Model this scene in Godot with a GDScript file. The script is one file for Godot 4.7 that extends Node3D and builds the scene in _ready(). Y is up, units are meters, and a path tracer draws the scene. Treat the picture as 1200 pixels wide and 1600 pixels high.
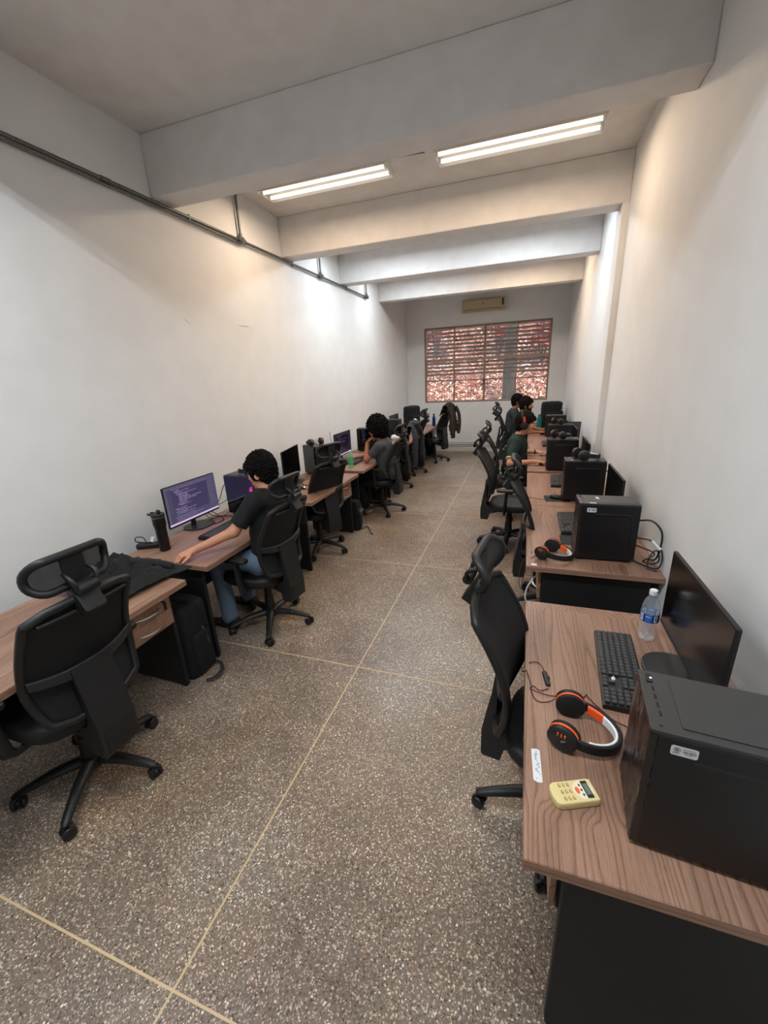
extends Node3D

const XL := -2.75      # inner face of the left wall
const XR := 0.757      # inner face of the right wall
const ZF := -10.02     # inner face of the window wall
const ZR := 2.6        # inner face of the wall behind the camera
const HC := 3.56       # ceiling
const HB := 3.17       # underside of the beams
const DT := 0.74       # top of the desks

func _ready() -> void:
	# ------------------------------------------------------------ camera, sky, exposure
	var cam := Camera3D.new()
	cam.name = "camera"
	cam.position = Vector3(0, 1.822, 0)
	cam.rotation_degrees = Vector3(-18.3549, 19.4118, -2.8276)
	cam.fov = 103.03
	cam.near = 0.05
	cam.far = 200.0
	add_child(cam)
	cam.current = true
	var we := WorldEnvironment.new()
	we.name = "environment"
	var env := Environment.new()
	env.background_mode = Environment.BG_SKY
	var sky := Sky.new()
	var sm := ProceduralSkyMaterial.new()
	sm.sky_top_color = Color(0.78, 0.84, 0.92)
	sm.sky_horizon_color = Color(0.95, 0.96, 0.97)
	sm.ground_horizon_color = Color(0.6, 0.55, 0.5)
	sm.ground_bottom_color = Color(0.3, 0.26, 0.22)
	sky.sky_material = sm
	env.sky = sky
	env.background_energy_multiplier = 5.0
	env.tonemap_mode = Environment.TONE_MAPPER_LINEAR
	env.tonemap_exposure = 1.07
	env.sdfgi_enabled = true
	env.ssao_enabled = true
	env.ssil_enabled = true
	we.environment = env
	add_child(we)
	var sun := DirectionalLight3D.new()
	sun.name = "sun"
	sun.rotation_degrees = Vector3(-64, 24, 0)      # from behind the building, down onto the bank outside
	sun.light_color = Color(1.0, 0.95, 0.88)
	sun.light_energy = 3.0
	sun.light_angular_distance = 1.5
	sun.shadow_enabled = true
	add_child(sun)
	# ------------------------------------------------------------ lamps of the room
	make_materials()
	var warm := Color(1.0, 0.88, 0.75)
	var cool := Color(0.92, 0.965, 1.0)
	ceiling_light(Vector3(-1.81, HC, -3.97), warm, LAMP * 0.76, "lit twin-tube ceiling fixture nearer the left wall")
	ceiling_light(Vector3(-0.19, HC, -3.97), warm, LAMP * 0.76, "lit twin-tube ceiling fixture nearer the right wall")
	ceiling_light(Vector3(-1.81, HC, -5.63), cool, LAMP, "cool white fixture over the left desks behind second beam")
	ceiling_light(Vector3(-0.19, HC, -5.63), cool, LAMP, "cool white fixture over the right desks behind second beam")
	ceiling_light(Vector3(-1.81, HC, -7.35), cool, LAMP, "cool white fixture over the left desks behind third beam")
	ceiling_light(Vector3(-0.19, HC, -7.35), warm, LAMP, "warm white fixture over the right desks behind third beam")
	ceiling_light(Vector3(-1.81, HC, -0.40), cool, LAMP * REAR, "cool white fixture over the nearest left desk above the camera")
	ceiling_light(Vector3(-0.19, HC, -0.40), cool, LAMP * REAR, "cool white fixture over the nearest right desk above the camera")
	# ------------------------------------------------------------ structure, then objects
	build_shell()
	build_window()
	build_outside()
	build_ceiling_things()
	build_desks()
	build_chairs()
	build_computers()
	build_desk_things()
	build_floor_things()
	build_people()

const LAMP := 2.4
const REAR := 1.75
# ---------------------------------------------------------------- room
func ceiling_light(at: Vector3, c: Color, energy: float, label: String) -> void:
	var o := thing("ceiling_light", label, "ceiling light", at, 0, "twin tube fixtures")
	var h := mb()
	h.prism(PackedVector2Array([Vector2(-0.115, -0.055), Vector2(0.115, -0.055), Vector2(0.10, -0.001), Vector2(-0.10, -0.001)]), -0.60, 0.60, xf(Vector3.ZERO, 0, 90))
	part(o, "housing", h, M.white_enamel)
	var r := mb()
	for z in [-0.122, 0.122]:
		r.box(Vector3.ZERO, Vector3(1.22, 0.05, 0.006), 0.001, Transform3D(Basis(Vector3.RIGHT, -0.35 * sign(z)), Vector3(0, -0.078, z)))
	r.prism(PackedVector2Array([Vector2(-0.03, -0.056), Vector2(0.03, -0.056), Vector2(0, -0.085)]), -0.60, 0.60, xf(Vector3.ZERO, 0, 90))
	for x in [-0.607, 0.607]:
		r.box(Vector3(x, -0.078, 0), Vector3(0.006, 0.05, 0.25), 0.001)
	part(o, "reflector", r, M.white_enamel)
	var gm := glow(c.lerp(Color.WHITE, 0.55), 1.6)
	for z in [-0.062, 0.062]:
		var t := mb()
		t.tube([Vector3(-0.585, -0.088, z), Vector3(0.585, -0.088, z)], 0.014, 10)
		part(o, "tube", t, gm)
		for x in [-0.592, 0.592]:
			part(o, "lamp_holder", mb().box(Vector3(x, -0.082, z), Vector3(0.02, 0.036, 0.03), 0.003), M.white)
	for z in [-0.062, 0.062]:
		var l := AreaLight3D.new()
		l.name = "tube_light"
		l.area_size = Vector2(1.17, 0.03)
		l.light_color = c
		l.light_energy = energy * 0.5
		l.shadow_enabled = true
		l.position = Vector3(0, -0.104, z)
		l.rotation_degrees.x = -90
		l.set("area_range", 20.0)
		o.add_child(l, true)

func floor_panel(parent: Node, x0: float, x1: float, z0: float, z1: float, n1: FastNoiseLite, n2: FastNoiseLite, n3: FastNoiseLite, off: Vector2) -> void:
	var cx := int(max(2, (x1 - x0) / 0.035))
	var cz := int(max(2, (z1 - z0) / 0.035))
	var v := PackedVector3Array()
	var nn := PackedVector3Array()
	var uv := PackedVector2Array()
	var col := PackedColorArray()
	var ix := PackedInt32Array()
	for j in cz + 1:
		for i in cx + 1:
			var p := Vector3(lerpf(x0, x1, float(i) / cx), 0, lerpf(z0, z1, float(j) / cz))
			v.append(p)
			nn.append(Vector3.UP)
			uv.append(Vector2(p.x, p.z) + off)
			var a := n1.get_noise_2d(p.x, p.z)          # broad worn patches
			var b := n2.get_noise_2d(p.x, p.z)          # mottling
			var c := n3.get_noise_2d(p.x, p.z)          # yellow-brown stains
			var e := n3.get_noise_2d(p.x + 31.0, p.z - 17.0)
			var k := 0.92 + 0.22 * a + 0.20 * b
			var t := Color(k * 1.0, k * 0.955, k * 0.915)
			t = t.lerp(Color(k * 1.06, k * 0.92, k * 0.74), clampf((c - 0.05) * 1.6, 0.0, 0.7))
			t = t.lerp(Color(k * 0.90, k * 0.84, k * 0.84), clampf((e - 0.05) * 1.8, 0.0, 0.7))
			t = t.lerp(Color(k * 1.04, k * 1.05, k * 1.05), clampf((a - 0.08) * 1.4, 0.0, 0.5))
			col.append(t)
	for j in cz:
		for i in cx:
			var a := j * (cx + 1) + i
			ix.append_array(PackedInt32Array([a, a + 1, a + cx + 2, a, a + cx + 2, a + cx + 1]))
	# a thin slab: skirt and underside
	var edge := [Vector3(x0, 0, z0), Vector3(x1, 0, z0), Vector3(x1, 0, z1), Vector3(x0, 0, z1)]
	for e in 4:
		var a: Vector3 = edge[e]
		var b: Vector3 = edge[(e + 1) % 4]
		var s := v.size()
		for p in [a, b, b + Vector3.DOWN * 0.02, a + Vector3.DOWN * 0.02]:
			v.append(p)
			nn.append((b - a).cross(Vector3.UP).normalized())
			uv.append(Vector2(p.x, p.z))
			col.append(Color(0.7, 0.65, 0.6))
		ix.append_array(PackedInt32Array([s, s + 2, s + 1, s, s + 3, s + 2]))
	var arr := []
	arr.resize(Mesh.ARRAY_MAX)
	arr[Mesh.ARRAY_VERTEX] = v
	arr[Mesh.ARRAY_NORMAL] = nn
	arr[Mesh.ARRAY_TEX_UV] = uv
	arr[Mesh.ARRAY_COLOR] = col
	arr[Mesh.ARRAY_INDEX] = ix
	var m := ArrayMesh.new()
	m.add_surface_from_arrays(Mesh.PRIMITIVE_TRIANGLES, arr)
	part(parent, "terrazzo_panel", m, M.floor)

func build_shell() -> void:
	var fl := struct("floor")
	part(fl, "slab", mb().box(Vector3((XL + XR) / 2, -0.07, (ZF + ZR) / 2), Vector3(XR - XL + 0.4, 0.1, ZR - ZF + 0.4)), M.panel)
	var n1 := noise(0.8, 71, 3)
	var n2 := noise(3.0, 72, 4)
	var n3 := noise(0.75, 73, 2)
	var xs := [XL, -0.957, XR]
	var zs := [ZR, 1.10, -0.47, -2.045, -3.615, -5.185, -6.755, -8.325, ZF]
	var rng := RandomNumberGenerator.new()
	rng.seed = 5
	for i in 2:
		for j in zs.size() - 1:
			floor_panel(fl, xs[i] + 0.004, xs[i + 1] - 0.004, zs[j + 1] + 0.004, zs[j] - 0.004, n1, n2, n3, Vector2(rng.randf(), rng.randf()))
	part(fl, "divider_strip", mb().box(Vector3(-0.957, -0.0045, (ZF + ZR) / 2), Vector3(0.0075, 0.0105, ZR - ZF)), M.strip)
	for j in range(1, zs.size() - 1):
		for i in 2:
			part(fl, "divider_strip", mb().box(Vector3((xs[i] + xs[i + 1]) / 2, -0.0045, zs[j]), Vector3(xs[i + 1] - xs[i] - 0.0078, 0.0105, 0.0075)), M.strip)
	var th := 0.15
	var zc := (ZF + ZR) / 2
	var wl := struct("wall_left", mb().box(Vector3(XL - th / 2, HC / 2 - 0.1, zc), Vector3(th, HC + 0.2, ZR - ZF + 2 * th)), M.wall)
	var fk := mb()                                  # flaking paint ridges beside the warm patch of wall
	fk.tube(spline([Vector3(XL + 0.001, 2.37, -3.02), Vector3(XL + 0.002, 2.335, -3.06), Vector3(XL + 0.002, 2.34, -3.12), Vector3(XL + 0.001, 2.34, -3.16)], 4), [0.001, 0.002, 0.002, 0.002, 0.002, 0.003, 0.003, 0.003, 0.002, 0.002, 0.002, 0.002, 0.001], 6)
	fk.tube(spline([Vector3(XL + 0.001, 2.38, -3.75), Vector3(XL + 0.002, 2.375, -3.82), Vector3(XL + 0.001, 2.38, -3.90)], 4), 0.0025, 6)
	part(wl, "paint_flake", fk, M.wall)
	var wr := struct("wall_right", mb().box(Vector3(XR + th / 2, HC / 2 - 0.1, zc), Vector3(th, HC + 0.2, ZR - ZF + 2 * th)), M.wall)
	part(wr, "pilaster", mb().box(Vector3(XR - 0.027, HB / 2, -4.83), Vector3(0.06, HB, 0.25), 0.004), M.wall)
	struct("wall_rear", mb().box(Vector3((XL + XR) / 2, HC / 2 - 0.1, ZR + th / 2), Vector3(XR - XL, HC + 0.2, th)), M.wall)
	# window wall with its opening
	var x0 := -2.33
	var x1 := 0.43
	var y0 := 1.17
	var y1 := 2.83
	var wf := mb()
	wf.box(Vector3((XL + x0) / 2, HC / 2, ZF - th / 2), Vector3(x0 - XL, HC, th))
	wf.box(Vector3((XR + x1) / 2, HC / 2, ZF - th / 2), Vector3(XR - x1, HC, th))
	wf.box(Vector3((x0 + x1) / 2, y0 / 2, ZF - th / 2), Vector3(x1 - x0, y0, th))
	wf.box(Vector3((x0 + x1) / 2, (HC + y1) / 2, ZF - th / 2), Vector3(x1 - x0, HC - y1, th))
	struct("wall_far", wf, M.wall)
	var ce := struct("ceiling", mb().box(Vector3((XL + XR) / 2, HC + 0.08, zc), Vector3(XR - XL + 0.3, 0.16, ZR - ZF + 0.3)), M.ceiling)
	for z in [0.45, -1.24, -3.02, -4.82, -6.44, -8.21]:
		part(ce, "beam", mb().box(Vector3((XL + XR) / 2, (HC + HB) / 2, z), Vector3(XR - XL, HC - HB, 0.22), 0.006), M.ceiling)
	struct("baseboard_far", mb().box(Vector3((XL + XR) / 2, 0.045, ZF + 0.008), Vector3(XR - XL, 0.09, 0.016), 0.003), M.trim)
	struct("trim_1", mb().box(Vector3((XL + XR) / 2, 0.205, ZF + 0.014), Vector3(XR - XL, 0.075, 0.028), 0.004), M.trim)
	struct("trim_2", mb().tube([Vector3(XL, 0.135, ZF + 0.014), Vector3(XR, 0.135, ZF + 0.014)], 0.011, 8), M.trim)
	var d := struct("door_1")
	part(d, "leaf", mb().box(Vector3(-1.2, 1.03, ZR - 0.02), Vector3(0.86, 2.06, 0.04), 0.003), M.white_enamel)
	part(d, "frame", mb().box(Vector3(-1.66, 1.06, ZR - 0.025), Vector3(0.06, 2.12, 0.05)).box(Vector3(-0.74, 1.06, ZR - 0.025), Vector3(0.06, 2.12, 0.05)).box(Vector3(-1.2, 2.09, ZR - 0.025), Vector3(0.86, 0.06, 0.05)), M.trim)
	part(d, "handle", mb().tube([Vector3(-0.83, 1.0, ZR - 0.04), Vector3(-0.83, 1.0, ZR - 0.09), Vector3(-0.95, 1.0, ZR - 0.09)], 0.009, 8), M.chrome)

func build_window() -> void:
	var w := struct("window_1")
	var fm := std(Color(0.56, 0.47, 0.40), 0.5)
	var x0 := -2.33
	var x1 := 0.43
	var y0 := 1.17
	var y1 := 2.83
	var z := ZF - 0.06
	var f := mb()
	f.box(Vector3((x0 + x1) / 2, y1 - 0.018, z), Vector3(x1 - x0, 0.036, 0.10), 0.003)
	f.box(Vector3((x0 + x1) / 2, y0 + 0.016, z), Vector3(x1 - x0, 0.032, 0.10), 0.003)
	f.box(Vector3(x0 + 0.018, (y0 + y1) / 2, z), Vector3(0.036, y1 - y0 - 0.068, 0.10), 0.003)
	f.box(Vector3(x1 - 0.018, (y0 + y1) / 2, z), Vector3(0.036, y1 - y0 - 0.068, 0.10), 0.003)
	part(w, "frame", f, fm)
	part(w, "transom", mb().box(Vector3((x0 + x1) / 2, 2.115, z + 0.01), Vector3(x1 - x0 - 0.07, 0.06, 0.08), 0.003), std(Color(0.62, 0.55, 0.48), 0.5))
	var mx := [-1.64, -0.95, -0.26]
	for k in 3:
		var wd: float = 0.05 if k == 1 else 0.03
		part(w, "mullion", mb().box(Vector3(mx[k], (2.145 + y1 - 0.036) / 2, z), Vector3(wd * 0.8, y1 - 0.036 - 2.145, 0.06), 0.002), fm)
		part(w, "mullion", mb().box(Vector3(mx[k], (y0 + 0.032 + 2.085) / 2, z), Vector3(wd, 2.085 - y0 - 0.032, 0.06), 0.002), fm)
	part(w, "latch", mb().box(Vector3(-0.95, 1.62, z + 0.045), Vector3(0.02, 0.09, 0.03), 0.003).tube([Vector3(-0.95, 1.6, z + 0.06), Vector3(-0.93, 1.56, z + 0.065)], 0.006, 6), M.dark)
	var ed := [x0 + 0.036, -1.64, -0.95, -0.26, x1 - 0.036]
	for k in 4:
		for r in [[y0 + 0.032, 2.085], [2.145, y1 - 0.036]]:
			part(w, "pane", mb().box(Vector3((ed[k] + ed[k + 1]) / 2, (r[0] + r[1]) / 2, z - 0.01), Vector3(ed[k + 1] - ed[k] - 0.03, r[1] - r[0] - 0.004, 0.004)), M.glass)
	var lm := std(Color(0.36, 0.24, 0.20), 0.9, 0.0, 0.1)
	for k in 13:                                       # fixed louvre blades outside the glass
		var y := 2.80 - k * 0.083
		part(w, "louver_blade", mb().box(Vector3.ZERO, Vector3(2.80, 0.010, 0.064), 0.002, Transform3D(Basis(Vector3.RIGHT, 0.80), Vector3((x0 + x1) / 2, y, ZF - 0.27))), lm)
	var gm := std(Color(0.33, 0.24, 0.20), 0.6)
	for k in 22:
		part(w, "grille_bar", mb().box(Vector3(x0 + 0.06 + k * 0.126, 1.50, ZF - 0.185), Vector3(0.007, 0.66, 0.007)), gm)
	part(w, "grille_rail", mb().box(Vector3((x0 + x1) / 2, 1.66, ZF - 0.197), Vector3(2.78, 0.03, 0.008)), gm)
	part(w, "grille_rail", mb().box(Vector3((x0 + x1) / 2, 1.19, ZF - 0.197), Vector3(2.78, 0.03, 0.008)), gm)

func build_outside() -> void:
	# a bank of red earth under dry leaves, rising away from the window
	var n := noise(0.5, 91, 4)
	var g := []
	var hy := func(x, z):
		return -0.15 + max(0.0, (-10.6 - z)) * 0.62 + n.get_noise_2d(x, z) * 0.35
	for i in 40:
		var row := []
		for j in 50:
			var x := -12.0 + j * 0.46
			var z := -10.4 - i * 0.35
			row.append(Vector3(x, hy.call(x, z), z))
		g.append(row)
	var em := tri_uv(std(Color(0.50, 0.28, 0.21), 0.95), 0.8)
	em.albedo_texture = noise_tex(0.06, 93, Color(0.55, 0.5, 0.48), Color(1, 0.95, 0.9), 512)
	single("earth_bank", "red earth bank rising outside the window", "ground", mb().sheet(g, 0.3), em, Vector3.ZERO, 0, "", 60)
	var rng := RandomNumberGenerator.new()
	rng.seed = 8
	var mm := MultiMesh.new()
	mm.transform_format = MultiMesh.TRANSFORM_3D
	mm.use_colors = true
	var lf := mb()
	lf.sheet([[Vector3(-0.02, 0, -0.06), Vector3(0.0, 0.008, -0.075), Vector3(0.02, 0, -0.06)], [Vector3(-0.045, 0.012, 0), Vector3(0, 0, 0), Vector3(0.045, 0.014, 0)], [Vector3(-0.015, 0.01, 0.07), Vector3(0, 0.014, 0.085), Vector3(0.015, 0.01, 0.07)]], 0.0015)
	mm.mesh = lf.mesh(60)
	mm.instance_count = 45000
	var pal := [Color(0.74, 0.53, 0.46), Color(0.66, 0.43, 0.36), Color(0.84, 0.68, 0.60), Color(0.42, 0.25, 0.20), Color(0.58, 0.36, 0.30), Color(0.86, 0.76, 0.70)]
	for k in 45000:
		var x := rng.randf_range(-5.0, 1.6)
		var z := rng.randf_range(-11.6, -18.0)
		var b := Basis.from_euler(Vector3(rng.randf_range(-0.9, 0.9), rng.randf() * TAU, rng.randf_range(-0.9, 0.9))).scaled(Vector3.ONE * rng.randf_range(0.35, 0.9))
		mm.set_instance_transform(k, Transform3D(b, Vector3(x, hy.call(x, z) + rng.randf_range(0.01, 0.05), z)))
		mm.set_instance_color(k, (pal[rng.randi() % pal.size()] as Color).srgb_to_linear())
	var mi := MultiMeshInstance3D.new()
	mi.name = "leaf_litter"
	mi.multimesh = mm
	var lmat := std(Color(1, 1, 1), 0.8)
	lmat.vertex_color_use_as_albedo = true
	mi.material_override = lmat
	add_child(mi)
	mi.set_meta("kind", "stuff")
	tag(mi, "dry pinkish leaves littering the bank outside the window", "leaf litter")
	# a trunk close to the glass, and red shrubs and trunks higher up
	var bark := tri_uv(std(Color(0.22, 0.19, 0.18), 0.95), 3.0)
	bark.albedo_texture = noise_tex(0.05, 95, Color(0.5, 0.5, 0.5), Color(1, 1, 1), 256)
	var tr := thing("tree", "grey tree trunk standing right outside the third window pane", "tree", Vector3(-0.46, hy.call(-0.46, -11.5) - 0.1, -11.5))
	part(tr, "trunk", mb().tube([Vector3(0.03, 0, 0), Vector3(0.01, 0.4, 0), Vector3(-0.01, 1.4, 0.02), Vector3(0.03, 3.0, 0.05), Vector3(0.0, 5.0, 0)], [0.26, 0.17, 0.15, 0.14, 0.11], 14), bark)
	part(tr, "branch", mb().tube([Vector3(0.0, 3.3, 0), Vector3(0.5, 4.2, -0.3), Vector3(0.9, 5.2, -0.6)], [0.06, 0.045, 0.02], 8), bark)
	var red := std(Color(0.55, 0.10, 0.10), 0.6)
	var ri := 0
	for q in [[-2.9, -14.2, 0.55, 2.0], [-0.95, -14.6, 0.45, 2.3], [0.35, -13.8, 0.5, 2.1]]:
		var base: float = hy.call(q[0], q[1])
		var s := thing("red_shrub", ["red leaved shrub outside the leftmost window pane", "red leaved shrub outside beside the grey trunk", "red leaved shrub outside the rightmost window pane"][ri], "shrub", Vector3(q[0], base - 0.05, q[1]), 0, "red shrubs on the bank")
		var st := mb()
		var fo := mb()
		for k in 7:
			var e := Vector3(rng.randf_range(-1, 1) * q[2], q[3] * rng.randf_range(0.7, 1.0), rng.randf_range(-1, 1) * q[2])
			st.tube([Vector3(0, 0, 0), e * 0.5 + Vector3(0, 0.1, 0), e], [0.025, 0.018, 0.008], 6)
			for m in 34:
				var c := e * rng.randf_range(0.35, 1.05) + Vector3(rng.randf_range(-0.2, 0.2), rng.randf_range(-0.2, 0.2), rng.randf_range(-0.2, 0.2))
				var bb := Basis.from_euler(Vector3(rng.randf() * TAU, rng.randf() * TAU, 0))
				fo.ball(c, Vector3(0.10, 0.012, 0.05), 4, bb)
		part(s, "stem", st, bark)
		part(s, "foliage", fo, red).set_meta("kind", "stuff")
		ri += 1
	ri = 0
	for q in [[-4.2, -17.0], [-2.2, -17.8], [-1.5, -16.0], [1.2, -17.2], [2.2, -15.5]]:
		var t := thing("tree", ["slim dark trunk far up the bank, leftmost", "slim dark trunk far up the bank, second from left", "slim dark trunk far up the bank, middle one", "slim dark trunk far up the bank, second from right", "slim dark trunk far up the bank, rightmost"][ri], "tree", Vector3(q[0], hy.call(q[0], q[1]) - 0.1, q[1]), 0, "trunks on the bank")
		part(t, "trunk", mb().tube([Vector3(0, 0, 0), Vector3(0.06, 1.5, 0), Vector3(0.0, 3.5, 0.1), Vector3(0.1, 6.0, 0)], [0.15, 0.12, 0.1, 0.07], 10), bark)
		ri += 1

func build_ceiling_things() -> void:
	var c := thing("electrical_conduit", "galvanised conduit running along the upper left wall", "conduit", Vector3(XL + 0.01, 3.14, 0))
	part(c, "pipe", mb().tube([Vector3(0.022, 0, -0.2), Vector3(0.022, 0, -7.36)], 0.013, 10), M.galv)
	part(c, "pipe", mb().tube([Vector3(0.022, -0.03, 1.0), Vector3(0.022, -0.028, -2.5), Vector3(0.022, -0.026, -3.90)], 0.009, 8), M.galv)
	part(c, "coupling", mb().tube([Vector3(0.022, 0, -2.47), Vector3(0.022, 0, -2.54)], 0.017, 10), M.galv)
	for z in [-3.93, -5.63, -7.36]:
		var jb := mb()
		jb.tube([Vector3(0.022, 0, z + 0.055), Vector3(0.022, 0, z - 0.055)], 0.024, 12)
		jb.tube([Vector3(0.0, 0, z), Vector3(0.052, 0, z)], 0.028, 12)
		jb.tube([Vector3(0.022, 0.0, z), Vector3(0.022, 0.055, z)], 0.02, 10)
		part(c, "junction_box", jb, M.galv)
		var up := [Vector3(0.022, 0.04, z), Vector3(0.022, 0.32, z), Vector3(0.026, 0.365, z), Vector3(0.045, 0.392, z), Vector3(0.09, 0.400, z), Vector3(0.33, 0.400, z - 0.02)]
		part(c, "riser", mb().tube(spline(up, 3), 0.0125, 10), M.galv)
	for z in [-1.4, -3.25, -4.9, -6.5]:
		part(c, "clamp", mb().box(Vector3(0.016, 0, z), Vector3(0.03, 0.045, 0.018), 0.003), M.galv)
	var b := thing("ceiling_conduit", "short dark conduit on the ceiling between the two lit fixtures", "conduit", Vector3(-1.0, HC, -3.95))
	part(b, "pipe", mb().tube([Vector3(-0.13, -0.03, 0.02), Vector3(0.11, -0.03, 0.0)], 0.011, 8), std(Color(0.16, 0.14, 0.13), 0.5, 0.4))
	part(b, "junction_box", mb().box(Vector3(-0.165, -0.025, 0.02), Vector3(0.07, 0.05, 0.07), 0.006), M.white_enamel)
	part(b, "junction_box", mb().box(Vector3(0.155, -0.025, 0.0), Vector3(0.09, 0.05, 0.09), 0.006), M.white_enamel)
	# air conditioner over the window
	var a := thing("air_conditioner", "cream wall air conditioner above the window", "air conditioner", Vector3(-0.99, 3.06, ZF))
	var cream := std(Color(0.70, 0.63, 0.50), 0.45)
	var prof := PackedVector2Array([Vector2(0, 0.02), Vector2(0.10, 0.0), Vector2(0.17, 0.03), Vector2(0.20, 0.07), Vector2(0.205, 0.20), Vector2(0.195, 0.235), Vector2(0.17, 0.245), Vector2(0, 0.245)])
	part(a, "body", mb().prism(prof, -0.45, 0.45, xf(Vector3.ZERO, 0, -90)), cream)
	part(a, "front_panel", mb().box(Vector3(-0.03, 0.155, 0.207), Vector3(0.80, 0.125, 0.012), 0.004), cream)
	part(a, "air_outlet", mb().box(Vector3(-0.02, 0.052, 0.178), Vector3(0.80, 0.035, 0.01), 0.003, xf(Vector3.ZERO, 0, 0, 0)), std(Color(0.42, 0.36, 0.27), 0.6))
	part(a, "display", mb().box(Vector3(0.405, 0.15, 0.206), Vector3(0.035, 0.13, 0.010), 0.003), M.dark)
	part(a, "badge", mb().box(Vector3(0.0, 0.15, 0.215), Vector3(0.035, 0.02, 0.004), 0.001), std(Color(0.35, 0.3, 0.22), 0.4))
# ---------------------------------------------------------------- desks
func make_desk() -> Node3D:          # front towards +x, drawers at the -z end, 1.19 x 0.70
	var o := thing("office_desk", "", "desk", Vector3.ZERO, 0, "walnut laminate desks along the walls")
	var L := 1.19
	part(o, "tabletop", mb().box(Vector3(0, DT - 0.0175, 0), Vector3(0.70, 0.035, L), 0.0025), M.wood)
	for s in [-1, 1]:
		part(o, "side_panel", mb().box(Vector3(-0.025, (DT - 0.035) / 2 + 0.006, s * (L / 2 - 0.06)), Vector3(0.55, DT - 0.047, 0.025), 0.002), M.panel)
		for x in [0.22, -0.25]:
			part(o, "foot", mb().box(Vector3(x, 0.006, s * (L / 2 - 0.06)), Vector3(0.05, 0.012, 0.025), 0.003), M.rubber)
	part(o, "modesty_panel", mb().box(Vector3(-0.20, 0.49, 0), Vector3(0.018, 0.42, L - 0.145), 0.002), M.panel)
	var zc := -L / 2 + 0.0725 + 0.157
	part(o, "drawer_box", mb().box(Vector3(0.035, 0.585, zc), Vector3(0.44, 0.23, 0.30), 0.002), M.panel)
	for k in 2:
		var y := 0.640 - k * 0.101
		var d := part(o, "drawer", mb().box(Vector3(0.266, y, zc), Vector3(0.018, 0.098, 0.306), 0.002), M.wood_front, 38.0, 1)
		var h := []
		for i in 9:
			var u := -1.0 + i * 0.25
			h.append(Vector3(0.275 + 0.026 * (1 - u * u), y - 0.012 + 0.003 * u, zc + u * 0.075))
		part(d, "handle", mb().tube(h, [0.003, 0.005, 0.0065, 0.007, 0.007, 0.007, 0.0065, 0.005, 0.003], 8), M.chrome)
		if k == 0:
			var ky := mb()
			ky.tube([Vector3(0.274, y + 0.026, zc - 0.09), Vector3(0.282, y + 0.026, zc - 0.09)], 0.011, 12)
			part(d, "lock", ky, M.chrome)
			part(d, "key", mb().box(Vector3(0.294, y + 0.024, zc - 0.09), Vector3(0.022, 0.004, 0.012), 0.001).box(Vector3(0.301, y - 0.005, zc - 0.095), Vector3(0.006, 0.05, 0.018), 0.002), M.dark)
	return o

const DL := [-1.062, -2.425, -3.80, -5.135, -6.40, -7.61, -8.74]
const DR := [-1.295, -2.885, -4.08, -5.355, -6.55, -7.75, -8.95]
const XDL := -2.195          # desk centres
const XDR := 0.404
func build_desks() -> void:
	var lab := ["walnut desk nearest on the left, black jacket lying on it", "walnut desk of the seated man in black T-shirt", "walnut desk behind the man in black, with empty mesh chair", "walnut desk where the curly-haired man leans his elbow", "walnut desk behind the hoodie-draped chair", "second to last walnut desk along the left wall", "last walnut desk on the left, blue bottle on it"]
	var labr := ["walnut desk nearest on the right, yellowed remote on it", "second walnut desk on the right, orange headset on it", "third walnut desk on the right", "walnut desk of the person in green shirt", "fifth walnut desk on the right, laptop on it", "walnut desk of the bearded man on the right", "last walnut desk on the right, backpack on it"]
	var d0 := make_desk()
	d0.position = Vector3(XDL, 0, DL[0])
	d0.set_meta("label", lab[0])
	for i in range(1, 7):
		dup(d0, "office_desk", lab[i], Vector3(XDL, 0, DL[i]), 0)
	for i in 7:
		var d := dup(d0, "office_desk", labr[i], Vector3(XDR - (0.027 if i == 3 else 0.0), 0, DR[i]), 180)
		if i == 3: d.scale.x = 0.92            # stands against the pilaster

# ---------------------------------------------------------------- chairs (front towards -z)
func back_z(y: float) -> float:
	var k := [[0.44, 0.262], [0.52, 0.235], [0.62, 0.208], [0.72, 0.205], [0.80, 0.222], [0.90, 0.265], [1.04, 0.338], [1.10, 0.37]]
	for i in k.size() - 1:
		if y <= k[i + 1][0]:
			var a: float = k[i][1]
			var b: float = k[i + 1][1]
			var p: float = k[max(i - 1, 0)][1]
			var q: float = k[min(i + 2, k.size() - 1)][1]
			return cubic_interpolate(a, b, p, q, (y - k[i][0]) / (k[i + 1][0] - k[i][0]))
	return 0.37
func back_pt(u: float, y: float, off := 0.0) -> Vector3:
	return Vector3(u, y, back_z(y) - 0.55 * u * u + off)
func back_half(y: float) -> float:       # half width of the back at a height
	var a := clampf((y - 0.50) / 0.22, 0, 1)
	var b := clampf((y - 0.72) / 0.31, 0, 1)
	return lerpf(0.175, 0.218, sin(a * PI / 2)) - 0.018 * b
func head_pt(u: float, v: float, off := 0.0) -> Vector3:
	return Vector3(u, 1.155 + v * 0.96, 0.308 + 7.0 * v * v + v * 0.12 - 1.1 * u * u + off)
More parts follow.
